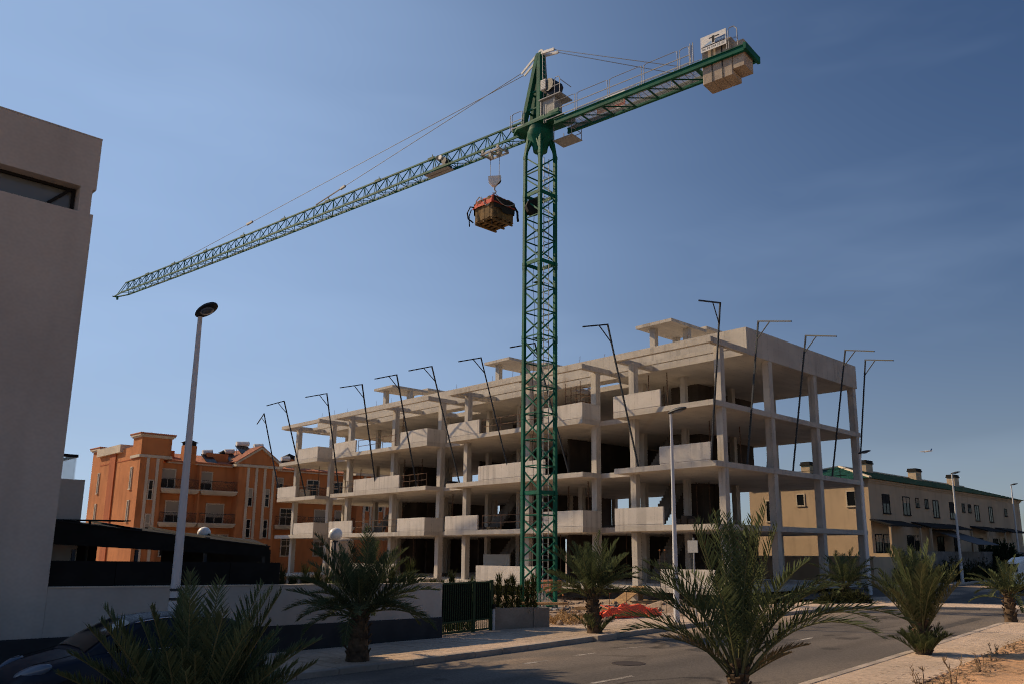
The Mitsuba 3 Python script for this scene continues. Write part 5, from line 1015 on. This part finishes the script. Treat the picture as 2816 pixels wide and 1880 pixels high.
for sg in (1, -1):
    for xa, xb, xc, xd in [(1.32, 1.90, 2.28, 2.28), (2.36, 2.36, 3.02, 3.02), (3.10, 3.10, 3.62, 3.42)]:
        def sp(x, hi):
            pr = cab(x); zt = pr[2][1] - .025; z = zt if hi else .985; w = np.interp(z, [pr[0][1], pr[1][1], pr[2][1]], [pr[0][0], pr[1][0], pr[2][0]]); return (x, sg * (w + .008), z)
        add(CR, 'side_window', quad([sp(xa, 0), sp(xd if xd != xc else xc, 0), sp(xc if xd == xc else xd, 1), sp(xb, 1)]), 'pane')
    hl = ell((0, 0, 0), (.27, .07, .095), 2); hl.vertices = np.array(hl.vertices) @ np.array([[math.cos(.62 * sg), math.sin(.62 * sg), 0], [-math.sin(.62 * sg), math.cos(.62 * sg), 0], [0, 0, 1]]); v = np.array(hl.vertices); v[:, 2] += v[:, 0] * .32
    hl.vertices = cl(v + A(.30, sg * .66, .735)); add(CR, 'headlight', hl, 'lamp_lens', True)
    mi_ = ell((0, 0, 0), (.07, .11, .075), 2); mi_.vertices = cl(np.array(mi_.vertices) + A(1.42, sg * .93, 1.04)); add(CR, 'mirror', mi_, 'car_paint', True)
    for x in (.78, 3.3):
        w = key(CR, 'wheel'); c_ = cl([(x, sg * .66, .31), (x, sg * .865, .31)]); scene[w] = mikit.ply(bar(c_[0], c_[1], .62, .62, 'c'), 'm_rubber', 30)
        add(w, 'rim', cat_([bar(cl([(x, sg * .84, .31)])[0], cl([(x, sg * .872, .31)])[0], .4, .4, 'c')]), 'chrome', 30)
    add(CR, 'roof_trim', tube(cl([(x, sg * (cab(x)[2][0] + .005), cab(x)[2][1] + .012) for x in np.linspace(1.75, 3.3, 9)]), .012, 5), 'chrome', True)
for sg in (1, -1):
    for x in (1.36, 2.32, 3.06): add(CR, 'door_seam', tube(cl([(x + d, sg * (body(x)[k_][0] + .004), body(x)[k_][1]) for k_, d in ((1, .06), (2, .02), (3, 0))]), .006, 4), 'black', True)
    for x in (1.95, 2.75): add(CR, 'door_handle', bar(cl([(x, sg * .875, .80)])[0], cl([(x + .17, sg * .875, .81)])[0], .025, .03), 'black')
    add(CR, 'sill_trim', tube(cl([(x, sg * (body(x)[2][0] + .008), .50) for x in (1.2, 2.0, 2.9)]), .025, 5), 'black', True)
    add(CR, 'window_trim', tube(cl([(x, sg * (cab(x)[0][0] + .006), .955) for x in np.linspace(1.3, 3.55, 8)]), .009, 4), 'chrome', True)
add(CR, 'wiper', cat_([tube(cl([(.98, y, 1.0), (1.12, y + .42, 1.09)]), .009, 4) for y in (-.5, .1)]), 'black', True)
add(CR, 'bonnet_line', cat_([tube(cl([(.3, s * .6, .835), (.6, s * .66, .895), (.98, s * .70, .975)]), .006, 4) for s in (-1, 1)]), 'black', True)
add(CR, 'grille', cat_([box(CXO - .35, CXO + .35, CYO - .02, CYO + .04, .42, .52)]), 'black')
VN = thing('white_van', 'white van parked at the right picture edge', 'van')
def vl(p): 
    p = np.asarray(p, float); d = A(.711, .703, 0); s_ = A(-.703, .711, 0); return A(-17.7, 62.3, 0) + p[:, :1] * d + p[:, 1:2] * s_ + p[:, 2:] * A(0, 0, 1)
rows = []
for x in np.linspace(0, 5.0, 12):
    h = ip(x, [0, .15, .6, 4, 4.6, 5], [2.0, 2.22, 2.34, 2.36, 1.9, 1.1]); rows.append([(x, w * ip(x, [0, .2, 5], [.92, 1, 1]), z) for w, z in [(.92, .35), (.96, .8), (.95, 1.3), (.86, h - .18), (.6, h - .03), (.05, h), (-.05, h), (-.6, h - .03), (-.86, h - .18), (-.95, 1.3), (-.96, .8), (-.92, .35)]])
R_ = np.array(rows); n_, m_ = R_.shape[:2]; f = []
for i in range(n_ - 1):
    for j in range(m_): a, b = i * m_ + j, i * m_ + (j + 1) % m_; f += [(a, b, b + m_), (a, b + m_, a + m_)]
vv = np.vstack([R_.reshape(-1, 3), R_[0].mean(0), R_[-1].mean(0)]); c0_ = n_ * m_
for j in range(m_): f += [(c0_, (j + 1) % m_, j), (c0_ + 1, (n_ - 1) * m_ + j, (n_ - 1) * m_ + (j + 1) % m_)]
add(VN, 'body', trimesh.Trimesh(vl(vv), np.array(f), process=False), 'white', 40)
q8 = lambda x0, x1, y0, y1, z0, z1: trimesh.Trimesh(vl([(x0,y0,z0),(x1,y0,z0),(x1,y1,z0),(x0,y1,z0),(x0,y0,z1),(x1,y0,z1),(x1,y1,z1),(x0,y1,z1)]), BF, process=False)
add(VN, 'rear_window', q8(-.06, .04, -.75, .75, 1.35, 1.85), 'pane'); add(VN, 'side_window', q8(.4, 4.2, -.97, -.93, 1.32, 1.85), 'pane')
for x in (.9, 4.1):
    for s in (-.8, .8): w = key(VN, 'wheel'); e2 = vl([(x, s, .34), (x, s * 1.2, .34)]); scene[w] = mikit.ply(bar(e2[0], e2[1], .66, .66, 'c'), 'm_rubber', 30)

# ---------------------------------------------------------------- airliner far off
AP = thing('airliner', 'tiny white airliner low in the sky over the beige houses', 'aeroplane')
ac = EYE + A(-.34, .94, .11) / np.linalg.norm([-.34, .94, .11]) * 2600; AF = -A(.75, .66, .04) / np.linalg.norm([.75, .66, .04]); AS = np.cross(A(0, 0, 1), AF); AS /= np.linalg.norm(AS); AU = np.cross(AF, AS)
def al(p): p = np.asarray(p, float); return ac + p[:, :1] * AF + p[:, 1:2] * AS + p[:, 2:] * AU
fz = ell((0, 0, 0), (18, 2.0, 2.0), 3); fz.vertices = al(np.array(fz.vertices)); add(AP, 'fuselage', fz, 'white', True)
def wing(p, t): p = np.asarray(p, float); v = np.vstack([p - A(0, 0, t), p + A(0, 0, t)]); return trimesh.Trimesh(al(v), BF, process=False)
for s in (-1, 1):
    add(AP, 'wing', wing([(4, s * 1.5, -.6), (-2, s * 1.5, -.6), (-6.5, s * 17, 1.2), (-4.5, s * 17, 1.2)], .25), 'white'); add(AP, 'tailplane', wing([(-14, s * .5, .8), (-17, s * .5, .8), (-18.5, s * 6, 1.3), (-17, s * 6, 1.3)], .15), 'white')
    en = ell((0, 0, 0), (2, .9, .9), 2); en.vertices = al(np.array(en.vertices) + A(1.5, s * 5.5, -1.6)); add(AP, 'engine', en, 'grey_box', True)
add(AP, 'fin', trimesh.Trimesh(al([(-12, -.2, 1), (-16.5, -.2, 1), (-16.5, .2, 1), (-12, .2, 1), (-16, -.15, 7), (-18.5, -.15, 7), (-18.5, .15, 7), (-16, .15, 7)]), BF, process=False), 'blue')
